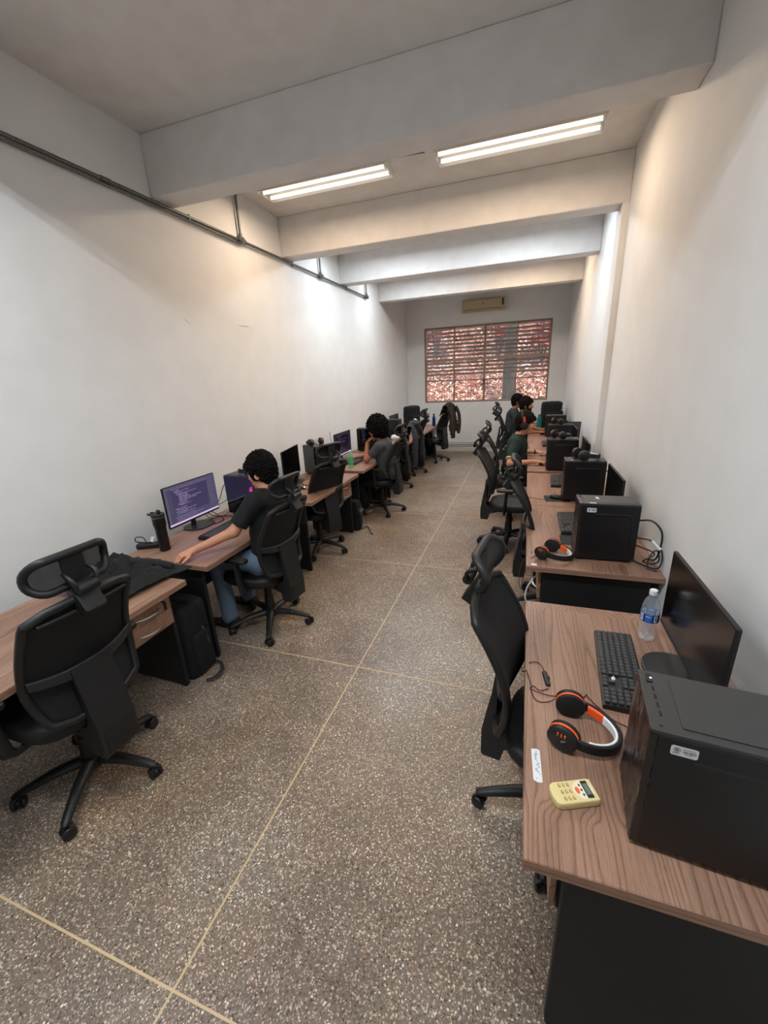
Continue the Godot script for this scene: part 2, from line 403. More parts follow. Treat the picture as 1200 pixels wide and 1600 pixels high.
func make_chair() -> Node3D:
	var o := thing("office_chair", "", "chair", Vector3.ZERO, 0, "black mesh swivel chairs with headrests")
	for i in 5:
		var a := TAU * i / 5 + 0.3
		var d := Vector3(sin(a), 0, cos(a))
		part(o, "base_leg", mb().tube([d * 0.02 + Vector3.UP * 0.108, d * 0.06 + Vector3.UP * 0.11, d * 0.16 + Vector3.UP * 0.104, d * 0.26 + Vector3.UP * 0.083, d * 0.30 + Vector3.UP * 0.072, d * 0.318 + Vector3.UP * 0.066], [0.03, 0.03, 0.026, 0.021, 0.019, 0.012], 10, 0.85), M.plastic)
		var c := mb()
		var s := d.rotated(Vector3.UP, PI / 2 - 0.5 + i * 0.7)
		var p := d * 0.305
		for e in [-1, 1]:
			var w: Array = []
			for q in [[0.010, 0.012], [0.012, 0.026], [0.020, 0.0285], [0.026, 0.026], [0.027, 0.012]]:
				w.append([q[0], q[1]])
			var pts := []
			var rad := []
			for q in w:
				pts.append(p + Vector3.UP * 0.0285 + s * e * q[0])
				rad.append(q[1])
			c.tube(pts, rad, 14)
		var f := s.cross(Vector3.UP)
		c.tube([p + Vector3.UP * 0.028 - s * 0.009, p + Vector3.UP * 0.028 + s * 0.009], 0.022, 10)
		c.tube([p + Vector3.UP * 0.03, p + Vector3.UP * 0.075], 0.009, 8)
		c.tube([p + f * 0.02 + Vector3.UP * 0.05 - s * 0.024, p + f * 0.008 + Vector3.UP * 0.06, p + f * 0.02 + Vector3.UP * 0.05 + s * 0.024], 0.008, 6)
		part(o, "caster", c, M.plastic)
	part(o, "hub", mb().lathe([Vector2(0, 0.075), Vector2(0.05, 0.078), Vector2(0.055, 0.10), Vector2(0.05, 0.135), Vector2(0.036, 0.145), Vector2(0, 0.145)], 18), M.plastic)
	part(o, "gas_column", mb().lathe([Vector2(0, 0.14), Vector2(0.041, 0.14), Vector2(0.036, 0.22), Vector2(0.034, 0.25), Vector2(0.030, 0.252), Vector2(0.029, 0.33), Vector2(0.020, 0.332), Vector2(0.020, 0.40), Vector2(0, 0.40)], 16), M.plastic)
	part(o, "mechanism", mb().box(Vector3(0, 0.405, 0.02), Vector3(0.20, 0.05, 0.26), 0.01), M.plastic)
	part(o, "lever", mb().tube([Vector3(0.09, 0.40, -0.02), Vector3(0.20, 0.39, -0.02), Vector3(0.25, 0.375, -0.02)], [0.006, 0.006, 0.009], 8, 0.6), M.plastic)
	# seat cushion
	var rings := []
	for e in [[0.425, 0.86], [0.428, 0.95], [0.445, 1.0], [0.475, 1.0], [0.492, 0.965], [0.499, 0.90], [0.5015, 0.70], [0.502, 0.35]]:
		var ring := PackedVector3Array()
		for k in 32:
			var a := TAU * k / 32
			var x: float = signf(cos(a)) * pow(absf(cos(a)), 0.62) * 0.245 * e[1]
			var z: float = signf(sin(a)) * pow(absf(sin(a)), 0.62) * 0.24 * e[1]
			var dip := 0.0
			if z < -0.12: dip = -0.9 * (z + 0.12) * (z + 0.12)
			ring.append(Vector3(x * (1.0 - 0.12 * (z + 0.24)), e[0] + dip * 1.6, z - 0.035))
		rings.append(ring)
	part(o, "seat", mb().loft(rings), M.seat, 60)
	# back frame and mesh
	var loop := []
	var y0 := 0.505
	var y1 := 1.035
	for k in 7: loop.append([lerpf(-1, 1, k / 6.0), 0.0])
	for k in 13: loop.append([1.0, (k + 1) / 14.0])
	for k in 7: loop.append([lerpf(1, -1, k / 6.0), 1.0])
	for k in 13: loop.append([-1.0, 1.0 - (k + 1) / 14.0])
	var pts := []
	for q in loop:
		var vy := lerpf(y0, y1, q[1])
		var u: float = q[0] * back_half(vy)
		if q[1] == 0.0: vy += 0.028 * pow(absf(q[0]), 3.0)
		elif q[1] == 1.0: vy -= 0.030 * pow(absf(q[0]), 4.0) - 0.006
		pts.append(back_pt(u, vy))
	var rg := []
	var n := pts.size()
	for i in n + 1:
		var p: Vector3 = pts[i % n]
		var d: Vector3 = (pts[(i + 1) % n] - pts[(i + n - 1) % n]).normalized()
		var s := d.cross(Vector3(0, 0.25, 1)).normalized()
		var u := s.cross(d).normalized()
		var ring := PackedVector3Array()
		for k in 8:
			var a := TAU * (k + 0.5) / 8
			ring.append(p + s * cos(a) * 0.017 + u * sin(a) * 0.0155)
		rg.append(ring)
	part(o, "back_frame", mb().loft(rg, false), M.plastic, 70)
	var grid := []
	for i in 15:
		var row := []
		var vy := lerpf(y0 + 0.008, y1 - 0.006, i / 14.0)
		for j in 11:
			row.append(back_pt(lerpf(-1, 1, j / 10.0) * (back_half(vy) - 0.004), vy, -0.004))
		grid.append(row)
	part(o, "mesh_back", mb().sheet(grid, 0.004), M.mesh_back, 60)
	var top := []
	for k in 9:
		top.append(back_pt(lerpf(-0.17, 0.17, k / 8.0), 0.995, 0.014))
	part(o, "top_rail", mb().tube(top, 0.011, 8, 0.8), M.plastic)
	# lumbar bow and spine plate behind the mesh
	rg = []
	for k in 15:
		var q := lerpf(-1.0, 1.0, k / 14.0)
		var u := q * 0.213
		var yy := 0.705 + 0.035 * q * q
		var c := back_pt(u, yy, 0.016 + 0.016 * (1 - q * q))
		var ring := PackedVector3Array()
		for p in MB.rr(0.022, 0.058 - 0.016 * absf(q), 0.008, 2):
			ring.append(c + Vector3(0, p.y, p.x))
		rg.append(ring)
	part(o, "lumbar_bow", mb().loft(rg), M.plastic_grey, 50)
	var prof := PackedVector2Array([Vector2(0.247, 0.73), Vector2(0.258, 0.63), Vector2(0.278, 0.52), Vector2(0.294, 0.42), Vector2(0.294, 0.295), Vector2(0.286, 0.285), Vector2(0.215, 0.285), Vector2(0.20, 0.35), Vector2(0.10, 0.38), Vector2(0.10, 0.428), Vector2(0.215, 0.43), Vector2(0.240, 0.47), Vector2(0.236, 0.62), Vector2(0.228, 0.73)])
	var sp := mb()
	sp.prism(prof, -0.082, 0.082, xf(Vector3.ZERO, 0, -90))
	part(o, "spine_plate", sp, M.plastic_grey)
	part(o, "plate_cover", mb().rslab(0.13, 0.11, 0.006, 0.012, 0.002, Transform3D(Basis(), Vector3(0, 0.355, 0.2955))), M.plastic)
	# headrest on its bracket
	var ck := mb()
	ck.rslab(0.085, 0.115, 0.05, 0.012, 0.005, Transform3D(Basis(Vector3.RIGHT, -0.55), Vector3(0, 1.035, 0.352)))
	ck.tube([Vector3(-0.038, 1.085, 0.378), Vector3(0.038, 1.085, 0.378)], 0.02, 10)
	part(o, "headrest_bracket", ck, M.plastic)
	for s in [-1, 1]:
		part(o, "headrest_arm", mb().tube(spline([Vector3(s * 0.030, 1.075, 0.376), Vector3(s * 0.042, 1.11, 0.380), Vector3(s * 0.048, 1.132, 0.366), Vector3(s * 0.045, 1.145, 0.332)], 3), 0.0085, 8), M.plastic)
	part(o, "headrest_plate", mb().rslab(0.085, 0.125, 0.012, 0.012, 0.003, Transform3D(Basis(), Vector3(0, 1.155, 0.328))), M.plastic)
	var hp := []
	var ring2 := MB.rr(0.295, 0.13, 0.056, 6)
	n = ring2.size()
	rg = []
	for i in n + 1:
		var p2 := ring2[i % n]
		var pa := ring2[(i + 1) % n]
		var pb := ring2[(i + n - 1) % n]
		var p := head_pt(p2.x, p2.y)
		var d := (head_pt(pa.x, pa.y) - head_pt(pb.x, pb.y)).normalized()
		var s := d.cross(Vector3.BACK).normalized()
		var u := s.cross(d).normalized()
		var ring := PackedVector3Array()
		for k in 8:
			var a := TAU * (k + 0.5) / 8
			ring.append(p + s * cos(a) * 0.015 + u * sin(a) * 0.015)
		rg.append(ring)
	var hr := part(o, "headrest_frame", mb().loft(rg, false), M.plastic, 70)
	grid = []
	for i in 9:
		var row := []
		var v := lerpf(-0.062, 0.062, i / 8.0)
		var w := 0.145
		var ex := absf(v) - 0.009
		if ex > 0: w = 0.0915 + sqrt(max(0.0, 0.056 * 0.056 - ex * ex))
		for j in 13:
			row.append(head_pt(lerpf(-1, 1, j / 12.0) * w, v, -0.006))
		grid.append(row)
	part(hr, "mesh_pad", mb().sheet(grid, 0.004), M.mesh_head, 60)
	for s in [-1, 1]:
		var ar := part(o, "armrest", mb().rslab(0.075, 0.235, 0.028, 0.03, 0.008, Transform3D(Basis(Vector3.RIGHT, PI / 2), Vector3(s * 0.283, 0.672, -0.005))), M.plastic, 50)
		part(ar, "post", mb().tube([Vector3(s * 0.15, 0.412, 0.03), Vector3(s * 0.25, 0.412, 0.03), Vector3(s * 0.278, 0.43, 0.03), Vector3(s * 0.285, 0.50, 0.025), Vector3(s * 0.285, 0.66, 0.015)], [0.018, 0.02, 0.026, 0.027, 0.025], 8, 0.6, Vector3.RIGHT), M.plastic)
	return o

# x, z, turn: left chairs face -x (turn 90), right chairs +x (turn -90)
const CHAIRS := [
	[-1.925, -0.965, 87.0, "black mesh office chair nearest on the left, seen from behind"],
	[-1.82, -2.36, 84.0, "black mesh office chair under the man in black T-shirt"],
	[-2.10, -3.77, 66.0, "empty black mesh chair pushed in behind the man in black"],
	[-1.855, -5.21, 88.0, "black mesh office chair under the curly-haired man"],
	[-2.06, -6.40, 92.0, "black mesh office chair under the dark hoodie"],
	[-2.08, -7.58, 84.0, "black mesh office chair by the backpack on left desk"],
	[-1.85, -8.80, 72.0, "black mesh office chair under the brown coat"],
	[0.205, -1.40, -98.0, "black mesh office chair nearest on the right, by the remote"],
	[0.27, -3.12, -88.0, "black mesh office chair pushed against second right desk"],
	[-0.11, -4.41, -92.0, "empty black mesh chair standing out in the right aisle"],
	[-0.13, -5.44, -85.0, "black mesh office chair under the person in green"],
	[-0.13, -7.72, -88.0, "black mesh office chair under the bearded man"],
	[-0.25, -8.84, -92.0, "black mesh office chair under the man in blue-grey shirt"],
]
func build_chairs() -> void:
	var c0 := make_chair()
	for i in CHAIRS.size():
		var c: Array = CHAIRS[i]
		if i == 0:
			c0.position = Vector3(c[0], 0, c[1])
			c0.rotation_degrees.y = c[2]
			c0.set_meta("label", c[3])
			c0.scale.y = 1.03                     # raised a little
		else:
			var d := dup(c0, "office_chair", c[3], Vector3(c[0], 0, c[1]), c[2])
			d.scale = Vector3(1, 0.985 if i == 7 else 1.0, 1)
# ---------------------------------------------------------------- computers
func make_tower() -> Node3D:         # front towards +x, glass side +z, steel side -z; 0.40 x 0.35 x 0.20
	var o := thing("computer_tower", "", "computer tower", Vector3.ZERO, 0, "black tower computers on the desks")
	var c := mb()
	c.box(Vector3(-0.01, 0.018, 0), Vector3(0.37, 0.006, 0.194), 0.001)
	c.box(Vector3(-0.01, 0.334, 0), Vector3(0.37, 0.010, 0.194), 0.001)
	c.box(Vector3(-0.197, 0.176, 0), Vector3(0.006, 0.322, 0.194), 0.001)
	c.box(Vector3(0.172, 0.176, 0), Vector3(0.006, 0.322, 0.194), 0.001)
	c.box(Vector3(-0.01, 0.065, -0.004), Vector3(0.36, 0.088, 0.180), 0.001)          # power supply shroud
	c.box(Vector3(-0.01, 0.176, -0.062), Vector3(0.36, 0.318, 0.004))
	part(o, "case", c, M.case_black)
	part(o, "side_panel", mb().box(Vector3(-0.01, 0.178, -0.098), Vector3(0.376, 0.322, 0.004), 0.001), M.case_black)
	# pressed rim on the steel side
	var rim := []
	for p in [Vector3(0.09, 0.285, 0), Vector3(-0.13, 0.285, 0), Vector3(-0.145, 0.275, 0), Vector3(-0.155, 0.26, 0), Vector3(-0.158, 0.06, 0)]:
		rim.append(p + Vector3(0, 0, -0.0995))
	part(o, "pressed_rim", mb().tube(rim, 0.008, 6, 0.35, Vector3.BACK), M.case_black)
	part(o, "glass_panel", mb().box(Vector3(-0.01, 0.178, 0.0985), Vector3(0.376, 0.322, 0.004), 0.001), M.smoked)
	# front with a wavy ribbed face
	var g := []
	var wn := noise(9.0, 61, 2)
	for i in 26:
		var row := []
		var y := lerpf(0.016, 0.338, i / 25.0)
		for j in 41:
			var z := lerpf(-0.1, 0.1, j / 40.0)
			var ph := z * 260.0 + wn.get_noise_2d(z * 2.0, y) * 7.0
			row.append(Vector3(0.198 + 0.0016 * sin(ph), y, -z))
		g.append(row)
	part(o, "front_panel", mb().sheet(g, 0.02, Vector3.RIGHT), M.case_front, 60)
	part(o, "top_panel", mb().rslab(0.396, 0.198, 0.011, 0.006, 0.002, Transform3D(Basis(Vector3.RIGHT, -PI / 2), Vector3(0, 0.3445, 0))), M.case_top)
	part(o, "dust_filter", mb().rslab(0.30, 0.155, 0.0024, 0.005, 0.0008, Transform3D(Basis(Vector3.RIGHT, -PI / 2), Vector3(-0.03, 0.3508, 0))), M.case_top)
	part(o, "power_button", mb().rslab(0.017, 0.030, 0.003, 0.004, 0.001, Transform3D(Basis(Vector3.RIGHT, -PI / 2), Vector3(0.172, 0.351, 0.07))), M.dark)
	for k in 4:
		part(o, "port", mb().box(Vector3(0.168 - k * 0.001, 0.3502, 0.035 - k * 0.027), Vector3(0.007, 0.0012, 0.014)), M.dark)
	part(o, "port", mb().tube([Vector3(0.170, 0.3495, -0.083), Vector3(0.170, 0.3508, -0.083)], 0.004, 10), M.dark)
	for x in [-0.15, 0.15]:
		for z in [-0.075, 0.075]:
			part(o, "foot", mb().lathe([Vector2(0, 0), Vector2(0.014, 0), Vector2(0.016, 0.016), Vector2(0, 0.016)], 10, xf(Vector3(x, 0, z))), M.rubber)
	# what shows through the glass
	part(o, "motherboard", mb().box(Vector3(-0.04, 0.215, -0.055), Vector3(0.24, 0.20, 0.004)), std(Color(0.05, 0.055, 0.06), 0.5))
	part(o, "graphics_card", mb().box(Vector3(-0.06, 0.165, 0.0), Vector3(0.21, 0.034, 0.10), 0.004), M.plastic_grey)
	part(o, "graphics_card_trim", mb().box(Vector3(-0.06, 0.170, 0.052), Vector3(0.20, 0.006, 0.003), 0.001), M.chrome)
	part(o, "memory", mb().box(Vector3(0.035, 0.255, -0.03), Vector3(0.006, 0.11, 0.04), 0.001).box(Vector3(0.05, 0.255, -0.03), Vector3(0.006, 0.11, 0.04), 0.001), std(Color(0.4, 0.4, 0.42), 0.4))
	var fa := mb()
	fa.tube([Vector3(-0.06, 0.245, -0.05), Vector3(-0.06, 0.245, 0.02)], 0.045, 20)
	part(o, "cooler", fa, std(Color(0.30, 0.31, 0.33), 0.4, 0.5))
	# plugs and sockets at the back
	var bk := mb()
	bk.box(Vector3(-0.2015, 0.23, -0.05), Vector3(0.004, 0.15, 0.05))
	bk.box(Vector3(-0.2015, 0.065, 0), Vector3(0.004, 0.08, 0.15))
	part(o, "back_plate", bk, std(Color(0.35, 0.35, 0.36), 0.4, 0.6))
	return o

func make_monitor() -> Node3D:       # screen towards +x, 0.545 wide
	var o := thing("monitor", "", "monitor", Vector3.ZERO, 0, "flat black monitors")
	part(o, "stand_base", mb().rslab(0.20, 0.25, 0.012, 0.09, 0.004, Transform3D(Basis(Vector3.RIGHT, -PI / 2), Vector3(0.02, 0.006, 0))), std(Color(0.13, 0.135, 0.135), 0.35))
	part(o, "stand_neck", mb().box(Vector3(-0.035, 0.115, 0), Vector3(0.018, 0.21, 0.045), 0.004), M.plastic)
	var h := mb()
	h.rslab(0.545, 0.318, 0.014, 0.006, 0.003, xf(Vector3(0.0, 0.222, 0), 0, 90))
	part(o, "housing", h, M.plastic)
	part(o, "rear_cover", mb().rslab(0.30, 0.18, 0.024, 0.03, 0.008, xf(Vector3(-0.018, 0.20, 0), 0, 90)), M.plastic)
	part(o, "screen", mb().box(Vector3(0.0072, 0.226, 0), Vector3(0.001, 0.298, 0.531)), M.screen_off, 38, 1)
	part(o, "chin", mb().box(Vector3(0.0078, 0.070, 0), Vector3(0.002, 0.013, 0.535)), M.plastic_grey)
	return o
func lit_screen(mon: Node3D, tex: Texture2D, energy: float) -> void:
	var m := std(Color(0.02, 0.02, 0.02), 0.25)
	m.emission_enabled = true
	m.emission = Color.BLACK
	m.emission_operator = BaseMaterial3D.EMISSION_OP_ADD
	m.emission_texture = tex
	m.emission_energy_multiplier = energy
	# a face of its own with the picture upright
	var a := []
	a.resize(Mesh.ARRAY_MAX)
	var x := 0.0079
	a[Mesh.ARRAY_VERTEX] = PackedVector3Array([Vector3(x, 0.375, 0.2655), Vector3(x, 0.375, -0.2655), Vector3(x, 0.077, -0.2655), Vector3(x, 0.375, 0.2655), Vector3(x, 0.077, -0.2655), Vector3(x, 0.077, 0.2655)])
	a[Mesh.ARRAY_NORMAL] = PackedVector3Array([Vector3.RIGHT, Vector3.RIGHT, Vector3.RIGHT, Vector3.RIGHT, Vector3.RIGHT, Vector3.RIGHT])
	a[Mesh.ARRAY_TEX_UV] = PackedVector2Array([Vector2(0, 0), Vector2(1, 0), Vector2(1, 1), Vector2(0, 0), Vector2(1, 1), Vector2(0, 1)])
	var q := ArrayMesh.new()
	q.add_surface_from_arrays(Mesh.PRIMITIVE_TRIANGLES, a)
	var s: Node = mon.get_node("screen")
	part(s, "picture", q, m)
	var l := AreaLight3D.new()
	l.name = "screen_light"
	l.area_size = Vector2(0.5, 0.28)
	l.light_color = Color(0.62, 0.58, 0.85)
	l.light_energy = 0.035
	l.shadow_enabled = true
	l.position = Vector3(0.012, 0.226, 0)
	l.rotation_degrees.y = -90
	mon.add_child(l)

func make_keyboard(called := "keyboard") -> Node3D:   # length along z, far row (function keys) towards -x
	var o := thing(called, "", "keyboard", Vector3.ZERO, 0, "black full-size keyboards")
	part(o, "body", mb().prism(PackedVector2Array([Vector2(-0.068, 0), Vector2(0.068, 0), Vector2(0.068, 0.014), Vector2(0.062, 0.018), Vector2(-0.062, 0.026), Vector2(-0.068, 0.022)]), -0.22, 0.22), M.plastic)
	var k := mb()
	for r in 6:
		var x := -0.052 + r * 0.0205 + (0.004 if r > 0 else 0.0)
		var yy := 0.0275 - (x + 0.062) * 0.0645
		var cols := []
		if r == 5: cols = [[0, 1.25], [1.25, 1.25], [2.5, 1.25], [3.75, 6.25], [10, 1.25], [11.25, 1.25], [12.5, 1.25], [13.75, 1.25]]
		else:
			for c in 15: cols.append([c, 1.0])
		for c in [15.4, 16.4, 17.4, 18.8, 19.8, 20.8, 21.8]:
			if (r == 3 and c < 18) or (r == 4 and (c == 15.4 or c == 17.4)): continue
			cols.append([c, 1.0])
		for c in cols:
			var w: float = c[1] * 0.0186 - 0.0032
			var z: float = 0.212 - (c[0] + c[1] / 2.0) * 0.0186
			k.box(Vector3(x, yy + 0.003, z), Vector3(0.0162, 0.009, w), 0.002)
	part(o, "keys", k, M.key)
	return o
func make_mouse() -> Node3D:
	var o := thing("mouse", "", "mouse", Vector3.ZERO, 0, "black mice")
	var rings := []
	for e in [[0.0, 0.9], [0.006, 1.0], [0.018, 0.97], [0.027, 0.82], [0.034, 0.5], [0.036, 0.15]]:
		var ring := PackedVector3Array()
		for k in 20:
			var a := TAU * k / 20
			ring.append(Vector3(cos(a) * 0.058 * e[1] + (0.008 if e[0] > 0.02 else 0.0), e[0], sin(a) * 0.032 * e[1]))
		rings.append(ring)
	part(o, "shell", mb().loft(rings), M.plastic, 60)
	part(o, "wheel", mb().tube([Vector3(-0.032, 0.028, -0.004), Vector3(-0.032, 0.028, 0.004)], 0.008, 10), M.rubber)
	return o

func make_headset() -> Node3D:       # lying on its side: cups stand on edge at -x, the band loops round to +x
	var o := thing("headset", "", "headset", Vector3.ZERO, 0, "black and orange headsets")
	var R := 0.083
	var band := []
	var inner := []
	var orange := []
	for k in 25:
		var a := deg_to_rad(lerpf(-128, 128, k / 24.0))
		var sq := 1.0 + 0.10 * cos(a)
		var y := 0.040 - 0.014 * cos(a)
		band.append(Vector3(cos(a) * R * 1.12 * sq, y, -sin(a) * R))
		inner.append(Vector3(cos(a) * (R * 1.12 * sq - 0.010), y, -sin(a) * (R - 0.010)))
	var flat_band := func(pts, w, h):
		var rings := []
		for i in pts.size():
			var d: Vector3 = (pts[min(i + 1, pts.size() - 1)] - pts[max(i - 1, 0)]).normalized()
			var s := d.cross(Vector3.UP).normalized()
			var ring := PackedVector3Array()
			for p in MB.rr(w, h, w * 0.45, 3):
				ring.append(pts[i] + s * p.x + Vector3.UP * p.y)
			rings.append(ring)
		return mb().loft(rings)
	part(o, "headband", flat_band.call(band, 0.012, 0.034), M.rubber, 60)
	part(o, "band_padding", flat_band.call(inner.slice(5, 18), 0.008, 0.030), M.white, 60)
	part(o, "band_accent", flat_band.call(inner.slice(17, 21), 0.010, 0.032), M.orange, 60)
	for s in [-1, 1]:
		var c := Vector3(-0.045, 0.042, s * 0.072)
		var ax := Vector3(0.18, 0, -s).normalized()            # pointing inwards
		var bs := Basis(ax.cross(Vector3.UP).normalized(), Vector3.UP, -ax)
		var disc := func(r0, r1, d0, d1, mid):
			var rings := []
			for e in [[r0, d0], [r1, lerpf(d0, d1, 0.3)], [r1, lerpf(d0, d1, 0.7)], [mid, d1]]:
				var ring := PackedVector3Array()
				for k in 20:
					var a := TAU * k / 20
					ring.append(c + bs.x * cos(a) * e[0] * 1.05 + Vector3.UP * sin(a) * e[0] * 0.98 + ax * e[1])
				rings.append(ring)
			return mb().loft(rings)
		var cup := part(o, "ear_cup", disc.call(0.026, 0.041, -0.026, 0.0, 0.040), M.plastic, 50)
		part(cup, "orange_ring", disc.call(0.0415, 0.0425, -0.003, 0.004, 0.0415), M.orange, 50)
		part(cup, "ear_cushion", disc.call(0.041, 0.042, 0.003, 0.023, 0.026), M.rubber, 50)
		var v := mb()
		for k in 3:
			var p := c + ax * -0.0245 + bs.x * (-0.010 + k * 0.010) + Vector3.UP * 0.022
			v.box(Vector3.ZERO, Vector3(0.004, 0.012, 0.006), 0.001, Transform3D(bs, p))
		part(cup, "vent", v, M.orange)
		part(o, "yoke", mb().tube([band[24 if s < 0 else 0], c + ax * -0.022 + Vector3(0.025, 0, 0), c + ax * -0.028], [0.012, 0.011, 0.009], 8), M.plastic)
	return o

var tower0: Node3D
var monitor0: Node3D
var keyboard0: Node3D
var mouse0: Node3D
var headset0: Node3D
func build_computers() -> void:
	tower0 = make_tower()
	monitor0 = make_monitor()
	keyboard0 = make_keyboard()
	mouse0 = make_mouse()
	headset0 = make_headset()
	# towers: x, z of the centre, turn
	var tw := [
		[0.452, -0.892, 175.0, "black tower nearest on the right, glossy top and asset tag"],
		[0.475, -2.530, 181.0, "black tower on second right desk, headset beside it"],
		[0.492, -3.72, 180.0, "black tower on third right desk, headset on top"],
		[0.405, -4.885, 180.0, "black tower beside the green shirt, headset on top"],
		[0.465, -6.17, 180.0, "black tower in front of the grey laptop lid"],
		[0.478, -7.44, 180.0, "black tower on the bearded man's desk"],
		[-2.255, -2.85, -3.0, "glass-sided tower with magenta glow beside man in black"],
		[-2.345, -4.32, -32.0, "black tower behind the empty left chair, headset on top"],
		[-2.29, -5.93, 8.0, "glass-sided tower in front of the curly-haired man"],
		[-2.28, -7.14, 0.0, "black tower on desk behind the hoodie"],
	]
	for i in tw.size():
		var e: Array = tw[i]
		var at := Vector3(e[0], DT, e[1])
		var o := tower0
		if i == 0:
			o.position = at
			o.rotation_degrees.y = e[2]
			o.set_meta("label", e[3])
		else:
			o = dup(tower0, "computer_tower", e[3], at, e[2])
		o.scale = Vector3(0.78, 1.0, 1.0 if i == 0 else 0.9)
	var T := [tower0]
	for k in range(1, 10): T.append(get_node("computer_tower_%03d" % k))
	# asset tags on the steel sides of two towers
	var tagm := std(Color(1, 1, 1), 0.35)
	tagm.albedo_texture = asset_tag_texture()
	for k in [0, 1]:
		var a := []
		a.resize(Mesh.ARRAY_MAX)
		var v := PackedVector3Array()
		var uv := PackedVector2Array()
		var nn := PackedVector3Array()
		var poly := MB.rr(0.062, 0.0255, 0.005, 3)
		for i in poly.size():
			for p in [Vector2.ZERO, poly[(i + 1) % poly.size()], poly[i]]:
				v.append(Vector3(-p.x, p.y, 0))
				uv.append(Vector2(0.5 + p.x / 0.062, 0.5 - p.y / 0.0255))
				nn.append(Vector3.FORWARD)
		a[Mesh.ARRAY_VERTEX] = v
		a[Mesh.ARRAY_TEX_UV] = uv
		a[Mesh.ARRAY_NORMAL] = nn
		var q := ArrayMesh.new()
		q.add_surface_from_arrays(Mesh.PRIMITIVE_TRIANGLES, a)
		var s := part(T[k], "asset_tag", q, tagm)
		s.position = Vector3(0.115, 0.312, -0.1006)
		s.set_meta("label", "silver asset tag with round emblem and bar code")
	part(T[1], "paper_sticker", mb().box(Vector3(0.06, 0.3525, 0.03), Vector3(0.02, 0.0008, 0.045), 0.0, xf(Vector3.ZERO, 0, 6)), M.paper)
	part(T[1], "paper_sticker", mb().box(Vector3(0.11, 0.3515, -0.088), Vector3(0.045, 0.0008, 0.018)), M.paper)
	part(T[2], "paper_sticker", mb().box(Vector3(0.12, 0.3515, -0.05), Vector3(0.02, 0.0008, 0.03)), M.paper)
	part(T[0], "power_led", mb().ball(Vector3(0.168, 0.352, 0.07), Vector3(0.0035, 0.0015, 0.0035), 8), glow(Color(0.35, 0.5, 1.0), 5.0))
	var ml := mb()
	ml.tube([Vector3(0.135, 0.225, 0.060), Vector3(0.135, 0.225, 0.075)], 0.030, 24)
	part(T[6], "fan_light", ml, glow(Color(1.0, 0.08, 0.75), 3.0))
	var pl := OmniLight3D.new()
	pl.name = "fan_glow"
	pl.light_color = Color(1.0, 0.15, 0.8)
	pl.light_energy = 0.004
	pl.light_size = 0.03
	pl.shadow_enabled = true
	pl.position = Vector3(0.135, 0.225, 0.084)
	T[6].add_child(pl)
	# monitors
	var mo := [
		[0.59, -1.475, 180.0, "switched-off black monitor nearest on the right wall"],
		[0.625, -3.15, 180.0, "switched-off black monitor behind the second right tower"],
		[0.60, -4.56, 180.0, "switched-off black monitor behind the third right tower"],
		[0.60, -5.65, 180.0, "black monitor facing the person in green shirt"],
		[0.60, -7.98, 180.0, "black monitor facing the bearded man"],
		[-2.49, -2.465, 0.0, "monitor showing purple code editor on left desk"],
		[-2.46, -3.93, 12.0, "switched-off black monitor behind man in black"],
		[-2.40, -5.22, 0.0, "dim purple monitor facing the curly-haired man"],
		[-2.42, -7.72, 0.0, "black monitor on second to last left desk"],
	]
	var MO := []
	for i in mo.size():
		var e: Array = mo[i]
		if i == 0:
			monitor0.position = Vector3(e[0], DT, e[1])
			monitor0.rotation_degrees.y = e[2]
			monitor0.set_meta("label", e[3])
			MO.append(monitor0)
		else:
			MO.append(dup(monitor0, "monitor", e[3], Vector3(e[0], DT, e[1]), e[2]))
	lit_screen(MO[5], code_texture(3, Color(0.265, 0.24, 0.36), Color(0.50, 0.48, 0.60)), 0.9)
	lit_screen(MO[7], code_texture(7, Color(0.10, 0.075, 0.13), Color(0.20, 0.17, 0.25)), 0.8)
	# keyboards
	var kb := [
		[0.383, -1.455, 176.0, "black keyboard with missing keycaps on nearest right desk"],
		[0.345, -3.05, 180.0, "black keyboard on second right desk"],
		[0.345, -4.30, 178.0, "black keyboard on third right desk"],
		[0.33, -6.60, 180.0, "black keyboard on the fifth right desk"],
		[0.33, -7.85, 180.0, "black keyboard under the bearded man's hands"],
		[-2.175, -2.42, 0.0, "black keyboard in front of the purple code monitor"],
		[-2.10, -3.94, 10.0, "black keyboard in front of the empty left chair"],
		[-2.15, -5.08, 0.0, "black keyboard in front of the curly-haired man"],
		[0.70, -1.22, 176.0, "spare black keyboard lying behind the nearest right monitor"],
	]
	for i in kb.size():
		var e: Array = kb[i]
		if i == 0:
			keyboard0.position = Vector3(e[0], DT, e[1])
			keyboard0.rotation_degrees.y = e[2]
			keyboard0.set_meta("label", e[3])
		else:
			dup(keyboard0, "keyboard", e[3], Vector3(e[0], DT, e[1]), e[2])
	part(keyboard0, "bare_switch", mb().box(Vector3(0.028, 0.030, -0.095), Vector3(0.012, 0.010, 0.012), 0.002).box(Vector3(0.028, 0.036, -0.095), Vector3(0.004, 0.006, 0.009), 0.001), M.white)
	get_node("keyboard_008").scale = Vector3(0.62, 1, 0.5)
	# mice
	var mi := [
		[0.30, -3.70, 170.0, "black mouse on pad on third right desk"],
		[0.24, -5.09, 180.0, "black mouse under the hand of person in green"],
		[-2.19, -2.71, 0.0, "black mouse under the far hand of man in black"],
		[-2.20, -3.63, 25.0, "black mouse with orange light near the empty left keyboard"],
	]
